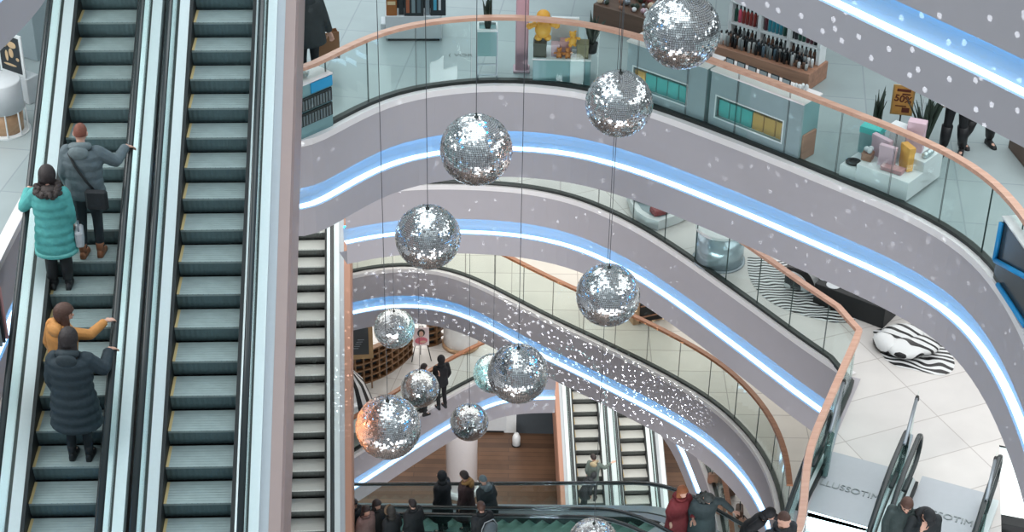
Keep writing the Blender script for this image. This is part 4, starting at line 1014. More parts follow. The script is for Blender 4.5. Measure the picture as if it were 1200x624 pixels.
# glass barriers by the escalator heads
def barrier(label, top_far, top_near, h=0.95):
    a = P(top_far[0], top_far[1], ZB + h); b = P(top_near[0], top_near[1], ZB + h); a.z = b.z = ZB
    L = (b - a).length; root = thing('glass_barrier', label, 'barrier', tuple(a), math.atan2(b.y - a.y, b.x - a.x))
    mb = MB(); mb.box(0, L, -0.006, 0.006, 0.03, h - 0.03); mb.build('glass_panel', M_glass, root)
    mb = MB(); mb.tube([(0.25, 0, h - 0.02), (L, 0, h - 0.02)], 0.028, 8); mb.build('top_rail', M_greysteel, root, True)
    mb = MB(); mb.tube([(0, 0, h - 0.2), (0.12, 0, h - 0.06), (0.28, 0, h - 0.02)], 0.03, 8); mb.build('rail_end', M_dark, root, True)
    mb = MB(); mb.box(0, L, -0.03, 0.03, 0, 0.05); mb.build('base_channel', M_greysteel, root)
    mb = MB(); mb.box(L - 0.35, L, -0.05, 0.05, 0.0, 0.7, None, 0.03); mb.build('end_post', glass_mat('smoked_glass', (0.5, 0.62, 0.6), 0.06), root)
barrier('glass barrier between the two descending escalators', (1077, 457), (1060, 520))
barrier('glass barrier beside the angled handrail, left of the descending escalators', (991, 438), (973, 505))
barrier('glass barrier at the far right of the descending escalators', (1169, 528), (1156, 585))
# white counter framed in black, right edge; glow added to its top
lt = thing('light_counter', 'bright white counter in a black frame at the lower right corner', 'counter', tuple(P(1150, 604, ZB - 0.1) - Vector((0, 0, 0.64))), math.radians(-16))
mb = MB(); mb.box(0.1, 3.0, 0.12, 2.9, 0, 0.6, None, 0.01); mb.build('white_top', mat('white_panel_added_glow', hexc(240, 246, 246), 0.4, emit=(0.9, 1, 1), estr=0.6), lt)
mb = MB(); mb.box(-0.1, 3.0, -0.12, 0.12, 0, 0.64, None, 0.01); mb.build('front_beam', M_dark, lt)
mb = MB(); mb.box(-0.02, 0.1, 0.12, 2.9, 0, 0.64, None, 0.01); mb.build('side_beam', M_dark, lt)
mb = MB(); mb.box(0.1, 0.9, 1.9, 2.15, 0.6, 0.66, None, 0.005); mb.build('number_plate', M_dark, lt)
text_part('number', '3', 0.24, M_white, lt, (0.42, 2.02, 0.662), (0, 0, 0), 0.002)
a = P(1168, 622, ZB - 0.3) - Vector((0, 0, 0.51)); st = thing('round_stool', 'round white stool in front of the black framed counter', 'stool', tuple(a))
mb = MB(); mb.lathe([(0.30, 0.0), (0.33, 0.03), (0.33, 0.12), (0.30, 0.16)], 24, (0, 0, 0.35)); mb.build('seat', M_white, st, True)
mb = MB(); mb.lathe([(0.18, 0), (0.04, 0.03), (0.04, 0.35)], 16); mb.build('foot', M_greysteel, st, True)

# ------------------------------------------------ lower floor (C)
kk, w = boxthing('wooden_kiosk', 'pale wooden kiosk with a dark opening behind the middle railing', 'kiosk', (742, 382), (790, 372), ZC, 1.2, 1.15, M_woodlt)
mb = MB(); mb.box(0.15, w - 0.03, -0.012, 0.0, 0.05, 1.05); mb.build('opening_shade', M_dark, kk)  # near-black sheet standing for the shade inside the opening
for q in range(3): mb = MB(); mb.box(0.15, w - 0.03, -0.05, -0.013, 0.2 + q * 0.3, 0.22 + q * 0.3); mb.build('shelf', M_wood, kk)

# ------------------------------------------------ lowest gallery (D)
def lattice(label, px, z, h, px_step=0.24):
    line = smooth_line([P(x, y, z) for x, y in px], 0.06); root = thing('lattice_counter', label, 'counter', tuple(line[0])); o0 = line[0]
    base = [p - o0 for p in line]
    mb = MB(); sweep(base, [(0.10, 0.0), (0.10, h), (0.14, h), (0.14, 0.0)], mb, True); mb.build('back_panel', M_dark, root)
    for q in range(int(h / 0.22) + 1):
        z_ = min(q * 0.22, h - 0.04); mb = MB(); sweep(base, [(-0.02, z_), (-0.02, z_ + 0.045), (0.14, z_ + 0.045), (0.14, z_)], mb, True); mb.build('shelf_band', M_lat, root)
    d = 0
    for i in range(0, len(base) - 1, 4):
        t = (base[i + 1] - base[i]).normalized(); nn = Vector((-t.y, t.x, 0))
        Mx = Matrix.Translation(base[i]) @ Matrix(((t.x, nn.x, 0, 0), (t.y, nn.y, 0, 0), (0, 0, 1, 0), (0, 0, 0, 1)))
        mb = MB(); mb.box(-0.02, 0.02, -0.02, 0.12, 0, h, Mx); mb.build('slat', M_lat, root)
    return root
M_lat = wood_mat('lattice_wood', hexc(110, 82, 58), hexc(146, 108, 76), 2.0)
lat1 = lattice('curved dark wooden lattice counter at the lowest gallery', [(396, 455), (420, 452), (445, 444), (468, 430), (484, 415)], ZD, 1.1)
lat2 = lattice('short wooden lattice wall piece right of the portrait easel', [(502, 407), (512, 405), (520, 400)], ZD, 1.0)
bb = thing('menu_board', 'black board in a thick golden frame above the lattice counter', 'board', tuple(P(421, 456, ZD)), math.radians(6))
mb = MB(); mb.box(-0.42, 0.42, 0, 0.06, 1.0, 2.15, None, 0.01); mb.build('frame', mat('dull_gold', hexc(164, 134, 96), 0.4, 0.3), bb)
mb = MB(); mb.box(-0.30, 0.30, -0.01, 0, 1.16, 2.03); mb.build('board', M_box_dark, bb)
for q in range(5): mb = MB(); mb.box(-0.12 + 0.03 * q, 0.02 + 0.04 * q, -0.013, -0.0105, 1.36 + q * 0.07, 1.375 + q * 0.07); mb.build('chalk_mark', M_greysteel, bb)
for x_ in (-0.36, 0.36): mb = MB(); mb.box(x_ - 0.02, x_ + 0.02, 0.0, 0.04, 0, 1.0); mb.build('leg', M_lat, bb)
es = thing('portrait_easel', 'easel showing a portrait of a dark haired woman in pink', 'easel', tuple(P(494, 424, ZD)), math.radians(8))
for q in ((-0.28, 0.0, -0.12), (0.28, 0.0, 0.12), (0.0, 0.35, 0.0)): mb = MB(); mb.tube([(q[0], q[1], 0), (q[2] * 0.4, 0.03, 1.2)], 0.014, 6); mb.build('leg', M_dark, es)
mb = MB(); mb.box(-0.22, 0.22, 0, 0.02, 0.55, 1.15); mb.build('board', mat('pale_pink_print', hexc(236, 214, 216)), es)
for nm, q, m_ in (('printed_hair', (0.0, 0.98, 0.11, 0.13), M_hairdk), ('printed_face', (0.0, 0.95, 0.065, 0.095), M_skin), ('printed_shoulders', (0.0, 0.72, 0.18, 0.12), mat('rose_print', hexc(214, 110, 126))), ('printed_hand', (0.05, 0.68, 0.09, 0.04), M_skin)):
    mb = MB(); mb.ell((q[0], -0.002 - (0.004 if nm in ('printed_face', 'printed_hand') else 0), q[1]), q[2], 0.003, q[3], 14, 8); mb.build(nm, m_, es, True)
a = P(540, 404, ZD); wc = thing('round_column', 'white round column with a wooden foot band at the lowest gallery', 'column', tuple(a))
mb = MB(); mb.lathe([(0.50, 0.10), (0.50, ZC - FH - ZD)], 36); mb.build('shaft', M_rim, wc, True)
mb = MB(); mb.lathe([(0.54, 0), (0.54, 0.12), (0.50, 0.12)], 36); mb.build('foot_band', M_woodlt, wc, True)
# black and white striped parasol
a = P(410, 505, ZD); um = thing('striped_parasol', 'black and white striped parasol tent at the left of the lowest gallery', 'parasol', tuple(a))
n = 24; mbb = MB(); prof = [(0.02, 2.0), (0.18, 1.92), (0.42, 1.6), (0.60, 1.10), (0.70, 0.75), (0.66, 0.40)]
for k in range(n):
    mbb.cur = k % 2; a0 = 2 * PI * k / n; a1 = 2 * PI * (k + 1) / n; vs = []
    for r, z_ in prof: vs += [(r * math.cos(a0), r * math.sin(a0), z_), (r * math.cos(a1), r * math.sin(a1), z_)]
    mbb.add(vs, [(2 * i, 2 * i + 1, 2 * i + 3, 2 * i + 2) for i in range(len(prof) - 1)])
mbb.build('striped_cover', [M_zb, M_zw], um)
mb = MB(); mb.tube([(0, 0, 0), (0, 0, 2.03)], 0.03, 8); mb.build('pole', M_greysteel, um)
# display of brown handbags seen past the lower right
for i, (x, y) in enumerate(((838, 566), (853, 582), (846, 600), (866, 606), (872, 622))):
    r = thing('leather_bag', 'brown leather bag on the pale floor behind the slate coated person', 'bag', tuple(P(x, y, ZD)), 0.5 * i, 'brown bags on the lowest right floor')
    mb = MB(); mb.box(-0.2, 0.2, -0.09, 0.09, 0, 0.30, None, 0.04); mb.build('bag_body', [M_wood, M_hairbrown if False else M_wooddk][i % 2], r)
    mb = MB(); mb.tube([(-.1, 0, .29), (-.08, 0, .42), (.08, 0, .42), (.1, 0, .29)], 0.014, 6); mb.build('handle', M_dark, r, True)

# ------------------------------------------------ ground floor (E)
a = P(541, 575, ZE); gp = thing('round_column', 'white round pillar rising from the brown plank floor', 'column', tuple(a))
mb = MB(); mb.lathe([(0.52, 0.0), (0.52, ZD - FH)], 36); mb.build('shaft', M_rim, gp, True)
mb = MB(); mb.lathe([(0.58, 0), (0.58, 0.25), (0.52, 0.25)], 36); mb.build('foot_band', M_steelwarm, gp, True)
a = P(598, 506, ZE); dp = thing('door_post', 'white door post with a pale handle plate by the dark slate wall', 'post', tuple(a))
mb = MB(); mb.box(-0.22, 0.22, -0.1, 0.1, 0, 4.0, None, 0.02); mb.build('shaft', M_white, dp)
cb = thing('low_cabinet', 'pale low cabinet with dark trim at the back of the plank floor', 'cabinet', tuple(P(578, 508, ZE)), 0)
mb = MB(); mb.box(-0.8, 0.45, 0, 0.6, 0.1, 0.8, None, 0.01); mb.build('body', M_plinth, cb); mb = MB(); mb.box(-0.82, 0.47, -0.02, 0.62, 0.8, 0.86, None, 0.01); mb.build('top', M_dark, cb)
mb = MB(); mb.box(-0.75, 0.4, 0.05, 0.55, 0, 0.1); mb.build('plinth', M_dark, cb)
bo_ = thing('small_bollard', 'small white bollard on the plank floor below the door post', 'bollard', tuple(P(605, 522, ZE)), 0)
mb = MB(); mb.lathe([(0.14, 0), (0.14, 0.35), (0.08, 0.5)], 14); mb.build('body', M_white, bo_, True); mb = MB(); mb.lathe([(0.16, 0), (0.16, 0.04), (0.14, 0.04)], 14); mb.build('foot', M_dark, bo_)
# ---------------------------------------------------------------- people
M_lip = mat('lips', hexc(178, 104, 98), 0.5)
def cloth(name, rgb, bump=0.5, rough=0.75): return mat('cloth_' + name, hexc(*rgb), rough, noise=0.22, nscale=14, bump=bump)
M_hairred = mat('reddish_hair', hexc(128, 74, 58), 0.55, noise=0.3, nscale=60, bump=0.4)
M_hairbrown = mat('brown_hair', hexc(84, 58, 48), 0.55, noise=0.3, nscale=60, bump=0.4)
def remesh(o, v):
    m = o.modifiers.new('remesh', 'REMESH'); m.mode = 'VOXEL'; m.voxel_size = v; m.use_smooth_shade = True
    s = o.modifiers.new('smooth', 'SMOOTH'); s.factor = 0.5; s.iterations = 2
def limb(mb, pts, rs, n=10):
    mb.tube(pts, rs, n)
    for p, r in zip(pts, rs): mb.ell(p, r, r, r, 10, 6)
def hand(mb, w, d, side, curl=0.5, s=1.0, grip=None):
    """w wrist, d pointing direction, side: towards the thumb"""
    d = Vector(d).normalized(); side = Vector(side); side = (side - d * side.dot(d)).normalized(); nrm = d.cross(side).normalized()
    if nrm.z > 0: nrm = -nrm                                  # palm looks down
    R = Matrix((side, d, nrm)).transposed()
    mb.ell(w + d * 0.05 * s, 0.040 * s, 0.055 * s, 0.017 * s, 12, 8, R)
    mb.ell(w, 0.027 * s, 0.03 * s, 0.022 * s, 10, 6, R)
    L = [0.072, 0.080, 0.074, 0.058]
    for k in range(4):
        off = (0.029 - 0.019 * k) * s; b = w + d * 0.088 * s + side * off; dd = (d + side * (0.14 - 0.1 * k)).normalized()
        p = b; pts = [p - d * 0.02 * s, p]; a = curl * 0.35
        for j, f in enumerate((0.45, 0.32, 0.23)):
            v = dd * math.cos(a) + nrm * math.sin(a); p = p + v * L[k] * f * s; pts.append(p); a += curl * (0.75 if j == 0 else 0.55)
        mb.tube(pts, [0.0098 * s, 0.0096 * s, 0.009 * s, 0.0082 * s, 0.007 * s], 7)
    t0 = w + d * 0.025 * s + side * 0.030 * s; v1 = (d * 0.6 + side * 0.75 + nrm * 0.15).normalized(); v2 = (d * 0.9 + side * 0.25 + nrm * 0.35).normalized()
    mb.tube([t0, t0 + v1 * 0.035 * s, t0 + v1 * 0.035 * s + v2 * 0.03 * s, t0 + v1 * 0.035 * s + v2 * 0.052 * s], [0.013 * s, 0.0115 * s, 0.010 * s, 0.008 * s], 7)

def person(label, loc, yaw, H=1.72, lean=0.0, head=(0, 0), armL=None, armR=None, curlL=0.7, curlR=0.7, feet=((-0.10, 0), (0.10, 0)),
           coat=(60, 70, 75), coat_hem=0.75, coat_w=1.0, puffy=0.0, pants=(34, 38, 42), shoes=(30, 30, 32), hair='short', hair_m=None, hood=None, hood_col=None,
           det=0.013, face=False, backcol=None, collar=None, knee_bend=0.02, coat2=None, boots=False):
    root = thing('person', label, 'person', tuple(loc), -math.radians(yaw))
    k = H / 1.75
    la = math.radians(lean)
    def T(x, y, z):
        """bend the upper body forward about the hips"""
        if z > 0.92:
            dz = z - 0.92; b = min(1.0, dz / 0.18); a = la * b
            y2 = y * math.cos(a) + dz * math.sin(a); z2 = 0.92 + dz * math.cos(a) - y * math.sin(a)
            return Vector((x, y2, z2)) * k
        return Vector((x, y, z)) * k
    hp, hy = math.radians(head[0]), math.radians(head[1])       # nod down, turn to the right
    neck = T(0, 0.0, 1.47)
    Rh = Matrix.Rotation(-hy, 3, 'Z') @ Matrix.Rotation(-hp - la * 0.5, 3, 'X')
    def Hd(x, y, z): return neck + Rh @ (Vector((x, y, z)) * k)
    hc = Hd(0, 0.025, 0.165)
    body = MB()
    # head: skull, jaw, nose, ears, brow
    body.ell(hc, 0.077 * k, 0.096 * k, 0.108 * k, 18, 14, Rh)
    body.ell(Hd(0, 0.045, 0.105), 0.056 * k, 0.066 * k, 0.062 * k, 14, 10, Rh)
    body.ell(Hd(0, 0.128, 0.135), 0.013 * k, 0.020 * k, 0.026 * k, 8, 6, Rh)
    body.ell(Hd(0, 0.105, 0.182), 0.052 * k, 0.018 * k, 0.012 * k, 10, 6, Rh)
    body.ell(Hd(0, 0.108, 0.092), 0.024 * k, 0.014 * k, 0.011 * k, 8, 6, Rh)
    for sx in (-1, 1): body.ell(Hd(sx * 0.079, 0.01, 0.150), 0.012 * k, 0.022 * k, 0.032 * k, 8, 6, Rh)
    limb(body, [T(0, -0.01, 1.40), Hd(0, 0, 0.08)], [0.056 * k, 0.050 * k])
    # torso core
    rings = []
    for z, rx, ry in ((0.84, 0.13, 0.09), (0.95, 0.14, 0.095), (1.08, 0.12, 0.085), (1.25, 0.145, 0.10), (1.38, 0.15, 0.085), (1.45, 0.08, 0.06)):
        rings.append([T(rx * math.cos(2 * PI * i / 14), ry * math.sin(2 * PI * i / 14), z) for i in range(14)])
    body.loft(rings)
    hips = []; knees = []; ankles = []
    for sx, (fx, fy) in zip((-1, 1), feet):
        h = Vector((sx * 0.085, 0, 0.88)) * k; a = Vector((fx, fy - 0.02, 0.09)) * k
        kn = (h + a) / 2 + Vector((0, knee_bend + 0.02, 0.02)) * k
        hips.append(h); knees.append(kn); ankles.append(a)
        limb(body, [h, kn, a], [0.068 * k, 0.046 * k, 0.034 * k])
        body.ell(a + Vector((0, 0.055, -0.05)) * k, 0.036 * k, 0.105 * k, 0.032 * k, 10, 6)
    arms = []
    for sx, arm, cu in ((-1, armL, curlL), (1, armR, curlR)):
        sh = T(sx * 0.175, 0, 1.405)
        if arm is None: el = T(sx * 0.235, -0.03, 1.14); wr = T(sx * 0.225, 0.07, 0.93) if lean < 25 else T(sx * 0.235, -0.03, 1.14) + Vector((0, 0.05, -0.23)) * k
        else: el = Vector(arm[0]) * k; wr = Vector(arm[1]) * k
        arms.append((sh, el, wr))
        limb(body, [sh, el, wr], [0.045 * k, 0.036 * k, 0.026 * k])
        d = (wr - el).normalized() if arm is None or len(arm) < 3 else Vector(arm[2]).normalized()
        hand(body, wr + d * 0.01, d, Vector((-sx, 0.35, 0.1)), cu, k)
    bo = body.build('body', M_skin, root, True); remesh(bo, max(0.0085, det * 0.7))
    # trousers
    tm = cloth('pants_%d_%d_%d' % pants, pants)
    tr = MB(); tr.ell(Vector((0, 0, 0.90)) * k, 0.155 * k, 0.115 * k, 0.13 * k, 14, 10)
    for h, kn, a in zip(hips, knees, ankles):
        limb(tr, [h, kn, a + Vector((0, 0, 0.05)) * k], [0.094 * k, 0.066 * k, 0.056 * k])
    o = tr.build('trousers', tm, root, True); remesh(o, det)
    sm = mat('shoe_%d_%d_%d' % shoes, hexc(*shoes), 0.5)
    for a in ankles:
        mb = MB(); rr = []
        for y, hw_, hh in ((-0.075, 0.026, 0.075), (-0.055, 0.036, 0.10), (0.0, 0.040, 0.115), (0.05, 0.043, 0.085), (0.11, 0.046, 0.06), (0.155, 0.040, 0.05), (0.185, 0.022, 0.035)):
            rr.append([a + Vector((hw_ * x_, y, -0.09 + hh * z_)) * k for x_, z_ in ((-1, 0.02), (-1.02, 0.35), (-0.85, 0.8), (0, 1.0), (0.85, 0.8), (1.02, 0.35), (1, 0.02), (0, 0.0))])
        mb.loft(rr); mb.tube([a + Vector((0, -0.012, -0.02)) * k, a + Vector((0, -0.012, 0.10)) * k], [0.047 * k, 0.052 * k], 10)
        if boots:
            kn = knees[ankles.index(a)]
            mb.tube([a + Vector((0, -0.01, 0.05)) * k, a.lerp(kn, 0.5), a.lerp(kn, 0.92)], [0.066 * k, 0.080 * k, 0.084 * k], 12); mb.box(a.x - 0.03, a.x + 0.03, a.y - 0.075, a.y - 0.03, a.z - 0.09, a.z - 0.02)
        mb.build('boot' if boots else 'shoe', sm, root, True)
    # coat
    cm = cloth('coat_%d_%d_%d' % coat, coat, 0.6)
    ct = MB(); zs = []; z = coat_hem
    while z < 1.46: zs.append(z); z += 0.03
    def prof(z):
        P_ = [(0.35, 0.235, 0.19), (0.6, 0.225, 0.175), (0.85, 0.205, 0.155), (1.02, 0.185, 0.135), (1.15, 0.19, 0.135), (1.30, 0.205, 0.14), (1.38, 0.195, 0.125), (1.43, 0.155, 0.10), (1.47, 0.10, 0.08), (1.5, 0.085, 0.08)]
        for i in range(len(P_) - 1):
            if z <= P_[i + 1][0]:
                t = max(0, (z - P_[i][0]) / (P_[i + 1][0] - P_[i][0])); return [P_[i][j] * (1 - t) + P_[i + 1][j] * t for j in (1, 2)]
        return P_[-1][1:]
    rings = []
    for z in zs:
        rx, ry = prof(z); q = 1 + puffy * 0.13 * (abs(math.sin(z * PI / 0.12)) - 0.5); rx *= q * coat_w; ry *= q * coat_w
        rings.append([T(rx * math.cos(2 * PI * i / 20), ry * math.sin(2 * PI * i / 20) * (1.0 if math.sin(2 * PI * i / 20) > 0 else 1.05), z) for i in range(20)])
    ct.loft(rings)
    for sh, el, wr in arms:
        pts = []; rs = []
        for a, b, r0, r1 in ((sh, el, 0.078, 0.064), (el, wr, 0.064, 0.050)):
            m = 7
            for j in range(m):
                t = j / m; pts.append(a.lerp(b, t)); rs.append((r0 + (r1 - r0) * t) * k * (1 + puffy * 0.16 * abs(math.sin(j * PI / 2.3))) * (0.5 + 0.5 * coat_w))
        pts.append(wr - (wr - el).normalized() * 0.01); rs.append(0.046 * k)
        ct.tube(pts, rs, 10); ct.ell(sh, 0.082 * k, 0.082 * k, 0.082 * k, 10, 8); ct.ell(el, 0.062 * k, 0.062 * k, 0.062 * k, 10, 6)
    o = ct.build('coat', cm, root, True); remesh(o, det)
    if coat2:
        mb = MB(); zz = [coat_hem - 0.005, coat_hem + 0.05]; mb.loft([[T(prof(z_)[0] * 1.03 * coat_w * math.cos(2 * PI * i / 20), prof(z_)[1] * 1.05 * coat_w * math.sin(2 * PI * i / 20), z_) for i in range(20)] for z_ in zz]); mb.build('hem_band', cloth('hem_%d_%d_%d' % coat2, coat2), root, True)
    # collar / lowered hood
    hcol = hood_col or coat
    hmat = cloth('hood_%d_%d_%d' % hcol, hcol, 0.8)
    def ring_around(cen, rx, ry, r, m=20, jit=0.0, tilt=0.0, name='collar', mt=None, zoff=None):
        mb = MB(); pts = []
        rs = []
        for i in range(m + 1):
            a = 2 * PI * i / m
            pts.append(cen + Rh @ Vector((rx * math.cos(a), ry * math.sin(a), -math.sin(a) * tilt)) * k); rs.append(r * k * (1 + (random.random() - 0.5) * jit) * (1.25 if math.sin(a) < -0.2 else 0.85))
        mb.tube(pts, rs, 8, False); return mb.build(name, mt or hmat, root, True)
    if hood in (None, 'collar'): ring_around(T(0, 0, 1.475), 0.082, 0.078, 0.030)
    if hood == 'down':
        ring_around(T(0, -0.015, 1.475), 0.098, 0.088, 0.040, tilt=0.02)
        mb = MB(); mb.ell(T(0, -0.125, 1.43), 0.125 * k, 0.062 * k, 0.095 * k, 14, 10); mb.build('hood', hmat, root, True)
    if hood == 'fur':
        mb = MB(); random.seed(3)
        for i in range(70):
            a = 2 * PI * i / 70; rr = 1 + random.uniform(-0.12, 0.12)
            c = T(0.135 * math.cos(a) * rr, -0.05 + 0.11 * math.sin(a) * rr, 1.475 + random.uniform(-0.03, 0.03) - 0.04 * math.sin(a) * -1)
            for q in range(2): mb.ell(c + Vector((random.uniform(-.02, .02), random.uniform(-.02, .02), random.uniform(-.02, .02))), 0.034 * k, 0.034 * k, 0.034 * k, 6, 4)
        mb.ell(T(0, -0.045, 1.47), 0.115 * k, 0.10 * k, 0.06 * k, 14, 8)
        mb.build('fur_trim', hmat, root, True)
    # hair and headwear
    hm = hair_m or M_hairdk
    mb = MB()
    if hair in ('short', 'crop', 'long', 'bun', 'bob'):
        r = 0.006 if hair == 'crop' else (0.038 if hair in ('long', 'bob') else 0.018)
        # cap shell: skull copy cut by the face line
        rings = []
        n = 18
        for i in range(9):
            th = (PI * 0.60) * i / 8
            ring = []
            for j in range(n):
                a = 2 * PI * j / n
                yy = math.sin(a); lim = 1.0
                t2 = th * (0.66 if yy > 0.3 else (0.9 if yy > -0.2 else 1.05 + (0.12 if hair != 'crop' else 0)))
                ring.append(hc + Rh @ Vector(((0.077 + r) * k * math.sin(t2) * math.cos(a), (0.096 + r) * k * math.sin(t2) * yy - 0.004, (0.108 + r) * k * math.cos(t2))))
            rings.append(ring)
        mb.loft(rings)
        if hair == 'bun': mb.ell(Hd(0, -0.10, 0.23), 0.045 * k, 0.045 * k, 0.042 * k, 12, 8)
        if hair in ('long', 'bob'):
            dn = 0.33 if hair == 'long' else 0.19
            rings = []
            for i in range(8):
                t = i / 7; c = hc.lerp(T(0, -0.10, 1.47 - dn * 0.7), t) if hair == 'long' else hc + Vector((0, -0.02, -dn * t)) * k
                wv = 0.108 + 0.012 * math.sin(t * 3)
                rings.append([c + Vector((wv * k * math.cos(2 * PI * j / 12), (-0.035 if hair == 'long' else -0.02) * k + (0.062 - 0.015 * t) * k * math.sin(2 * PI * j / 12), 0)) for j in range(12)])
            mb.loft(rings)
        o = mb.build('hair', hm, root, True); remesh(o, max(0.009, det * 0.7))
    if hair == 'hoodup' or hair == 'furhood':
        mb.ell(hc + Rh @ Vector((0, -0.028, 0.012)) * k, 0.112 * k, 0.118 * k, 0.142 * k, 16, 12, Rh)
        mb.ell(T(0, -0.03, 1.47), 0.12 * k, 0.10 * k, 0.09 * k, 14, 8)
        o = mb.build('raised_hood', hmat, root, True); remesh(o, max(0.01, det * 0.8))
        if hair == 'furhood':
            mb = MB()
            for i in range(40):
                a = 2 * PI * i / 40; c = hc + Rh @ Vector((0.095 * math.cos(a), 0.075 + random.uniform(-.01, .01), 0.12 * math.sin(a))) * k
                mb.ell(c, 0.032 * k, 0.032 * k, 0.032 * k, 6, 4)
            mb.build('fur_trim', cloth('fur_brown', (120, 100, 80), 1.0), root, True)
    if hair == 'beanie' or hair == 'cap':
        rings = []
        for i in range(8):
            th = PI * 0.52 * (0.04 + i / 7)
            rings.append([hc + Rh @ Vector(((0.088) * k * math.sin(th) * math.cos(2 * PI * j / 18), (0.108) * k * math.sin(th) * math.sin(2 * PI * j / 18), 0.128 * k * math.cos(th) - (0.01 if i < 7 else 0.0))) for j in range(18)])
        mb.loft(rings)
        if hair == 'cap': mb.ell(Hd(0, 0.135, 0.185), 0.065 * k, 0.06 * k, 0.010 * k, 12, 6, Rh)
        mb.build('hat', hmat if hood_col else cloth('hat_dark', (40, 42, 44)), root, True)
    if face:
        for sx in (-1, 1):
            mb = MB(); mb.ell(Hd(sx * 0.030, 0.108, 0.160), 0.012 * k, 0.010 * k, 0.007 * k, 8, 6, Rh); mb.build('eye', M_dark, root, True)
            mb = MB(); mb.ell(Hd(sx * 0.031, 0.114, 0.184), 0.020 * k, 0.008 * k, 0.005 * k, 8, 6, Rh); mb.build('eyebrow', hm, root, True)
        mb = MB(); mb.ell(Hd(0, 0.121, 0.092), 0.022 * k, 0.006 * k, 0.007 * k, 8, 6, Rh); mb.build('mouth', M_lip, root, True)
    return root
def hand_on(root_loc, yaw, H, target):
    """target in world turned into the person's own frame (unit height frame)"""
    a = math.radians(yaw); v = Vector(target) - Vector(root_loc); k = H / 1.75
    x = v.x * math.cos(a) - v.y * math.sin(a); y = v.x * math.sin(a) + v.y * math.cos(a)
    return Vector((x, y, v.z)) / k
def railpt(e, side, p, fwd=0.0):
    """a point on an escalator's handrail level with the world point p"""
    v = Vector(p) - e.o; c, s = math.cos(e.psi), math.sin(e.psi)
    y = v.x * s + v.y * c + fwd
    z = max(min(y, e.y1), e.y0) * math.tan(ANG)
    bal = 0.60
    return e.world(side * bal, y, z + 0.92 + 0.045)
def arm_to(tgt, sx, drop=0.05):
    """elbow and wrist reaching a point in the person's frame"""
    sh = Vector((sx * 0.175, 0, 1.405)); w = Vector(tgt) - (Vector(tgt) - sh).normalized() * 0.07 + Vector((0, 0, 0.02))
    d = w - sh; L = d.length
    if L > 0.54: w = sh + d.normalized() * 0.54; d = w - sh; L = 0.54
    mid = sh + d * 0.5; h = math.sqrt(max(0.0, 0.285 ** 2 - (L / 2) ** 2)); perp = Vector((sx * 0.5, -0.35, -0.8)); perp -= d.normalized() * perp.dot(d.normalized())
    el = mid + perp.normalized() * h
    return (tuple(el), tuple(w), tuple((Vector(tgt) - w)))

# -- the four on the left escalator
p = e1.ride(94, 152, 1.82); t = hand_on(p, 0, 1.80, railpt(e1, 1, p, 0.42))
man = person('man in grey hooded jacket with cropped reddish hair, hand on the right handrail', p, 2, 1.82, lean=4, head=(12, -6), armR=arm_to(t, 1), coat=(96, 110, 116), coat_hem=0.84, coat_w=1.2,
             puffy=0.4, pants=(40, 48, 54), shoes=(150, 96, 66), hair='crop', hair_m=M_hairred, hood='down', hood_col=(112, 126, 130), det=0.012, feet=((-0.10, -0.05), (0.10, 0.0)))
mb = MB(); K = 1.82 / 1.75
mb.tube([(0.16 * K, 0.10, 1.40 * K), (0.15 * K, -0.0, 1.47 * K), (0.06, -0.165, 1.36 * K), (-0.04, -0.185, 1.22 * K), (0.09, -0.19, 1.22), (0.18, -0.16, 1.05)] if False else [(-0.13, 0.06, 1.50), (-0.12, -0.10, 1.49), (-0.04, -0.175, 1.36), (0.07, -0.19, 1.18), (0.16, -0.185, 1.04)], 0.017, 6)
sb = thing('shoulder_bag', 'black bag slung across the back of the man in the grey jacket', 'bag', tuple(p), -math.radians(2)); mb.build('strap', M_dark, sb, True)
mb = MB(); mb.box(0.05, 0.33, -0.25, -0.17, 0.78, 1.06, None, 0.03); mb.build('bag_body', cloth('black_bag', (38, 42, 46)), sb)
p = e1.ride(47, 197, 1.70)
t = hand_on(p, -4, 1.66, railpt(e1, -1, p, 0.30))
person('woman in turquoise knee length padded coat with dark fur collar', p, -4, 1.68, lean=2, head=(14, -10), armL=arm_to(t, -1), coat=(86, 172, 170), coat_hem=0.55, coat_w=1.2, puffy=0.7,
       pants=(34, 36, 42), shoes=(34, 34, 38), boots=True, hair='bob', hair_m=M_hairdk, hood='fur', hood_col=(70, 62, 60), det=0.012, coat2=(120, 196, 192))
hb = thing('handbag', 'small pale grey handbag held at the side of the woman in turquoise', 'bag', tuple(p + Vector((0.29, 0.06, 0.62))), 0.2)
mb = MB(); mb.box(-0.05, 0.05, -0.12, 0.12, -0.02, 0.20, None, 0.02); mb.build('bag_body', cloth('pale_bag', (190, 194, 200)), hb)
mb = MB(); mb.tube([(0, -0.08, 0.19), (0, -0.06, 0.27), (0, 0.0, 0.31), (0, 0.06, 0.27), (0, 0.08, 0.19)], 0.008, 6); mb.build('handle', M_greysteel, hb, True)
p = e1.ride(66, 364, 1.66)
t = hand_on(p, 35, 1.66, railpt(e1, 1, p, 0.34))
person('person in mustard orange coat turning right, with one hand on the handrail', p, 35, 1.66, lean=6, head=(4, 42), armR=arm_to(t, 1), coat=(204, 142, 78), coat_hem=0.70, coat_w=1.15, pants=(40, 44, 50), shoes=(36, 34, 34),
       hair='bob', hair_m=M_hairbrown, hood='down', hood_col=(212, 150, 86), det=0.012, face=True, feet=((-0.09, 0), (0.09, 0)))
p = e1.ride(77, 408, 1.74)
t = hand_on(p, 2, 1.72, railpt(e1, 1, p, 0.36))
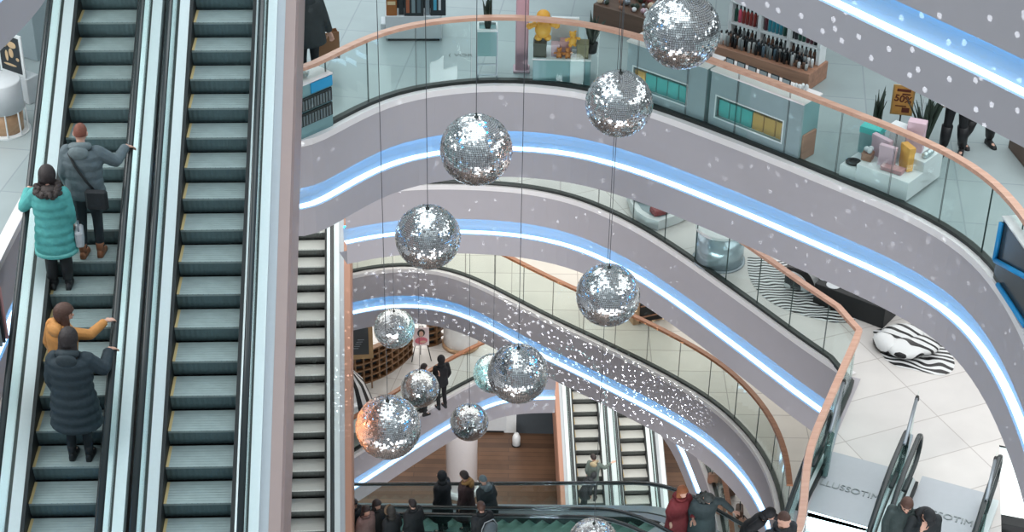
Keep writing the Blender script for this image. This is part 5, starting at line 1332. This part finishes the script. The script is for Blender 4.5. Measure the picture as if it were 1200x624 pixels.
person('person in long dark quilted coat seen from behind, lowest on the left escalator', p, 2, 1.78, lean=4, head=(10, 0), armR=arm_to(t, 1), coat=(44, 58, 66), coat_hem=0.50, coat_w=1.3, puffy=0.9, pants=(34, 40, 44), shoes=(28, 30, 32),
       hair='long', hair_m=M_hairdk, hood='down', hood_col=(46, 58, 64), det=0.012)

# -- the two riders on the distant escalator
p = e4.ride(696, 542, 1.75)
person('distant rider in olive and slate jacket reaching out to the handrail', p, 20, 1.75, lean=10, head=(15, -60), armR=((0.34, 0.12, 1.30), (0.50, 0.30, 1.42), (0.6, 0.3, 0.3)), coat=(96, 110, 104), coat_hem=0.75, pants=(36, 42, 44), hair='short', hood='down', hood_col=(170, 158, 128), det=0.02)
p = e4.ride(682, 555, 1.62)
person('distant rider in black leaning on the left, beside the one in olive', p, 60, 1.60, lean=30, head=(20, 0), coat=(36, 42, 46), coat_hem=0.70, pants=(26, 28, 32), hair='hoodup', det=0.02)

# -- shoppers on the crossing escalator
def by_head(px, py, z, H):
    q = P(px, py, z + 0.93 * H); q.z = z; return q
def on_x(label, px, py, yaw, e=None, **kw):
    p = (e or eX).ride(px, py, kw.get('H', 1.72)); kw['coat_w'] = kw.get('coat_w', 1.0) * 1.28; return person(label, p, yaw, det=0.016, **kw), p
on_x('woman with long dark hair and blush patterned coat, leftmost on the crossing escalator', 427, 595, 135, eX2, coat=(150, 122, 118), coat_hem=0.6, hair='long', H=1.66)
on_x('dark haired person in black just left of the woman in blush', 414, 591, 135, eX2, coat=(38, 40, 44), coat_hem=0.6, hair='long', H=1.66)
on_x('dark haired person in black coat just right of the woman in blush', 440, 591, 135, eX2, coat=(42, 42, 44), coat_hem=0.6, hair='bob', H=1.64)
on_x('person in black with brown fur edged hood low on the crossing escalator', 460, 602, -45, eX2, coat=(36, 40, 44), coat_hem=0.6, hair='furhood', hood_col=(52, 50, 48), H=1.60)
on_x('broad person in black coat right of the fur hood', 485, 594, -45, eX2, coat=(30, 34, 38), coat_hem=0.55, coat_w=1.05, hair='short', H=1.66)
on_x('standing person in long black hooded coat, hand showing, left of the white pillar', 519, 560, -60, coat=(32, 38, 44), coat_hem=0.45, hair='hoodup', H=1.72, pants=(40, 56, 58))
on_x('person in dark maroon coat with ochre scarf in front of the white pillar', 545, 558, -80, coat=(62, 44, 46), coat_hem=0.5, hair='short', hood='down', hood_col=(150, 116, 70), H=1.74, head=(10, 20))
on_x('child sized person in black jacket with white stripes and slate hat', 572, 566, -45, coat=(34, 44, 48), coat_hem=0.7, hair='beanie', hood='down', hood_col=(96, 112, 118), H=1.62, lean=14)
_, pb = on_x('crouched dark figure with grey rucksack at the near handrail', 567, 597, -30, eX2, coat=(26, 32, 36), coat_hem=0.6, hair='short', hair_m=M_hairbrown, H=1.66, lean=12)
rk = thing('rucksack', 'rounded grey rucksack on the back of the crouched dark figure', 'rucksack', tuple(pb), math.radians(30))
mb = MB(); mb.ell((0.02, -0.22, 1.16), 0.16, 0.09, 0.22, 14, 10); mb.build('bag_body', cloth('grey_bag', (104, 114, 120)), rk, True)
mb = MB(); mb.tube([(-0.17, -0.20, 1.0), (-0.17, -0.21, 1.25), (-0.10, -0.2, 1.39), (0.1, -0.2, 1.41), (0.19, -0.21, 1.25), (0.19, -0.2, 1.0)], 0.012, 6); mb.build('piping', cloth('pale_piping', (170, 176, 180)), rk, True)

def at_landing(x, y): return eX.world(x, y, 0.006)
person('woman in dark red coat with ginger hair resting a hand on the near handrail', by_head(797, 574, ZC + 0.006, 1.68), 150, det=0.014, coat_w=1.25, coat=(134, 52, 58), coat_hem=0.6, hair='bob', hair_m=mat('ginger_hair', hexc(160, 96, 60), 0.6, noise=0.3, nscale=60, bump=0.4), hood='down', hood_col=(140, 56, 60), H=1.68, face=False,
     lean=6, armL=((-0.26, 0.1, 1.16), (-0.12, 0.34, 1.08), (0.2, 0.9, -0.3)))
p = by_head(826, 574, ZC + 0.006, 1.74)
person('person in long slate coat and black fur hat, arm stretched to the far handrail', p, 172, 1.74, lean=10, head=(28, -10), armL=((-0.34, 0.04, 1.34), (-0.56, 0.16, 1.16), (-0.8, 0.1, -0.3)), coat=(66, 80, 84), coat_hem=0.40, coat_w=1.3, hair='beanie', hood='fur', hood_col=(74, 80, 80), det=0.014)
p = by_head(880, 592, ZC + 0.006, 1.60)
person('person in black hooded coat bending over at the end of the crossing escalator', p, 120, 1.70, lean=34, head=(20, 10), armL=((-0.30, 0.45, 1.20), (-0.36, 0.70, 1.04), (-0.1, 0.9, -0.3)), coat=(34, 36, 40), coat_hem=0.5, hair='hoodup', det=0.014)
p = by_head(917, 607, ZB + 0.004, 1.84)
person('close cropped dark head and shoulders at the bottom edge by the angled handrail', p, 150, 1.84, head=(5, 0), coat=(40, 44, 48), coat_hem=0.7, hair='crop', hair_m=M_hairbrown, det=0.014)
# -- two men on the descending escalator
person('man with short brown hair looking down, on the lower right escalator', bB.ride(1054, 584, 1.80), 195, 1.80, head=(24, -8), coat=(60, 74, 74), coat_hem=0.7, hair='short', hair_m=M_hairbrown, det=0.013, face=True)
person('man in black cap and dark scarf raising a hand to his face', bB.ride(1080, 606, 1.80), 172, 1.80, lean=8, head=(30, 0), coat=(34, 42, 46), coat_hem=0.7, hair='cap', hood='down', hood_col=(30, 34, 38), det=0.013, armR=((0.25, 0.10, 1.18), (0.10, 0.24, 1.36), (-0.2, 0.05, 0.9)))
# -- upper shop level
person('shopper in dark jacket at the upper left, holding a brown paper bag', P(364, 104, ZA), -20, 1.80, lean=8, coat_w=1.3, coat=(44, 52, 54), coat_hem=0.75, hair='short', hood='down', det=0.014, armR=((0.26, 0.02, 1.12), (0.34, 0.06, 0.86)))
person('shopper in black tights and heeled boots below the top right balcony', P(1114, 180, ZA), 200, 1.72, coat=(40, 40, 44), coat_hem=0.86, coat_w=1.15, pants=(26, 28, 32), shoes=(24, 24, 28), det=0.014, hair='long', boots=True, feet=((-0.14, -0.05), (0.12, 0.05)))
person('shopper in black trousers walking furthest right below the top right balcony', P(1145, 172, ZA), 160, 1.72, coat=(44, 44, 48), coat_hem=0.8, pants=(30, 34, 38), boots=True, det=0.014, feet=((-0.2, 0.02), (0.2, -0.08)))
# -- lowest gallery
person('shopper in black with a shoulder bag standing at the lowest gallery railing', by_head(517, 422, ZD, 1.72), -30, 1.72, coat=(34, 36, 40), coat_hem=0.8, pants=(28, 30, 34), hair='hoodup', det=0.018)
person('dark haired shopper in black waving a hand, behind a mirror ball', by_head(496, 431, ZD, 1.66), 60, 1.66, coat=(34, 34, 38), coat_hem=0.7, hair='short', det=0.018, armR=((0.25, 0.2, 1.2), (0.3, 0.35, 1.42), (0, 0, 1)))
# ---------------------------------------------------------------- pieces of parts go one level deeper
SUB = {'printed_mark': 'print', 'printed_text': 'print', 'chalk_mark': 'board', 'printed_hair': 'board', 'printed_face': 'board', 'printed_shoulders': 'board', 'printed_hand': 'board',
       'painted_land': 'picture', 'rail_guide': 'handrail', 'eye': 'body', 'eyebrow': 'body', 'mouth': 'body', 'hem_band': 'coat', 'card': 'card_rack', 'window_pane': 'window_trim',
       'printed_strip': 'carton_body', 'blue_stripe': 'carton_body', 'white_stripe': 'carton_body', 'label_band': 'carton_body', 'number': 'number_plate', 'white_spot': 'body'}
stem_of = lambda o: o.name.split('.')[0]
for root in [o for o in COL.objects if o.parent is None and o.children]:
    kids = list(root.children)
    for ch in kids:
        t = SUB.get(stem_of(ch))
        if not t: continue
        c = [k for k in kids if stem_of(k) == t and k.parent == root]
        if c and all(abs(v) < 1e-9 for v in c[0].location):
            if t == 'card_rack':
                z = lambda o: sum(v.co.z for v in o.data.vertices) / max(1, len(o.data.vertices))
                c.sort(key=lambda k: abs(z(k) - z(ch)))
            if t == 'handrail':
                x = lambda o: sum(v.co.x for v in o.data.vertices) / max(1, len(o.data.vertices))
                c.sort(key=lambda k: abs(x(k) - x(ch)))
            ch.parent = c[0]
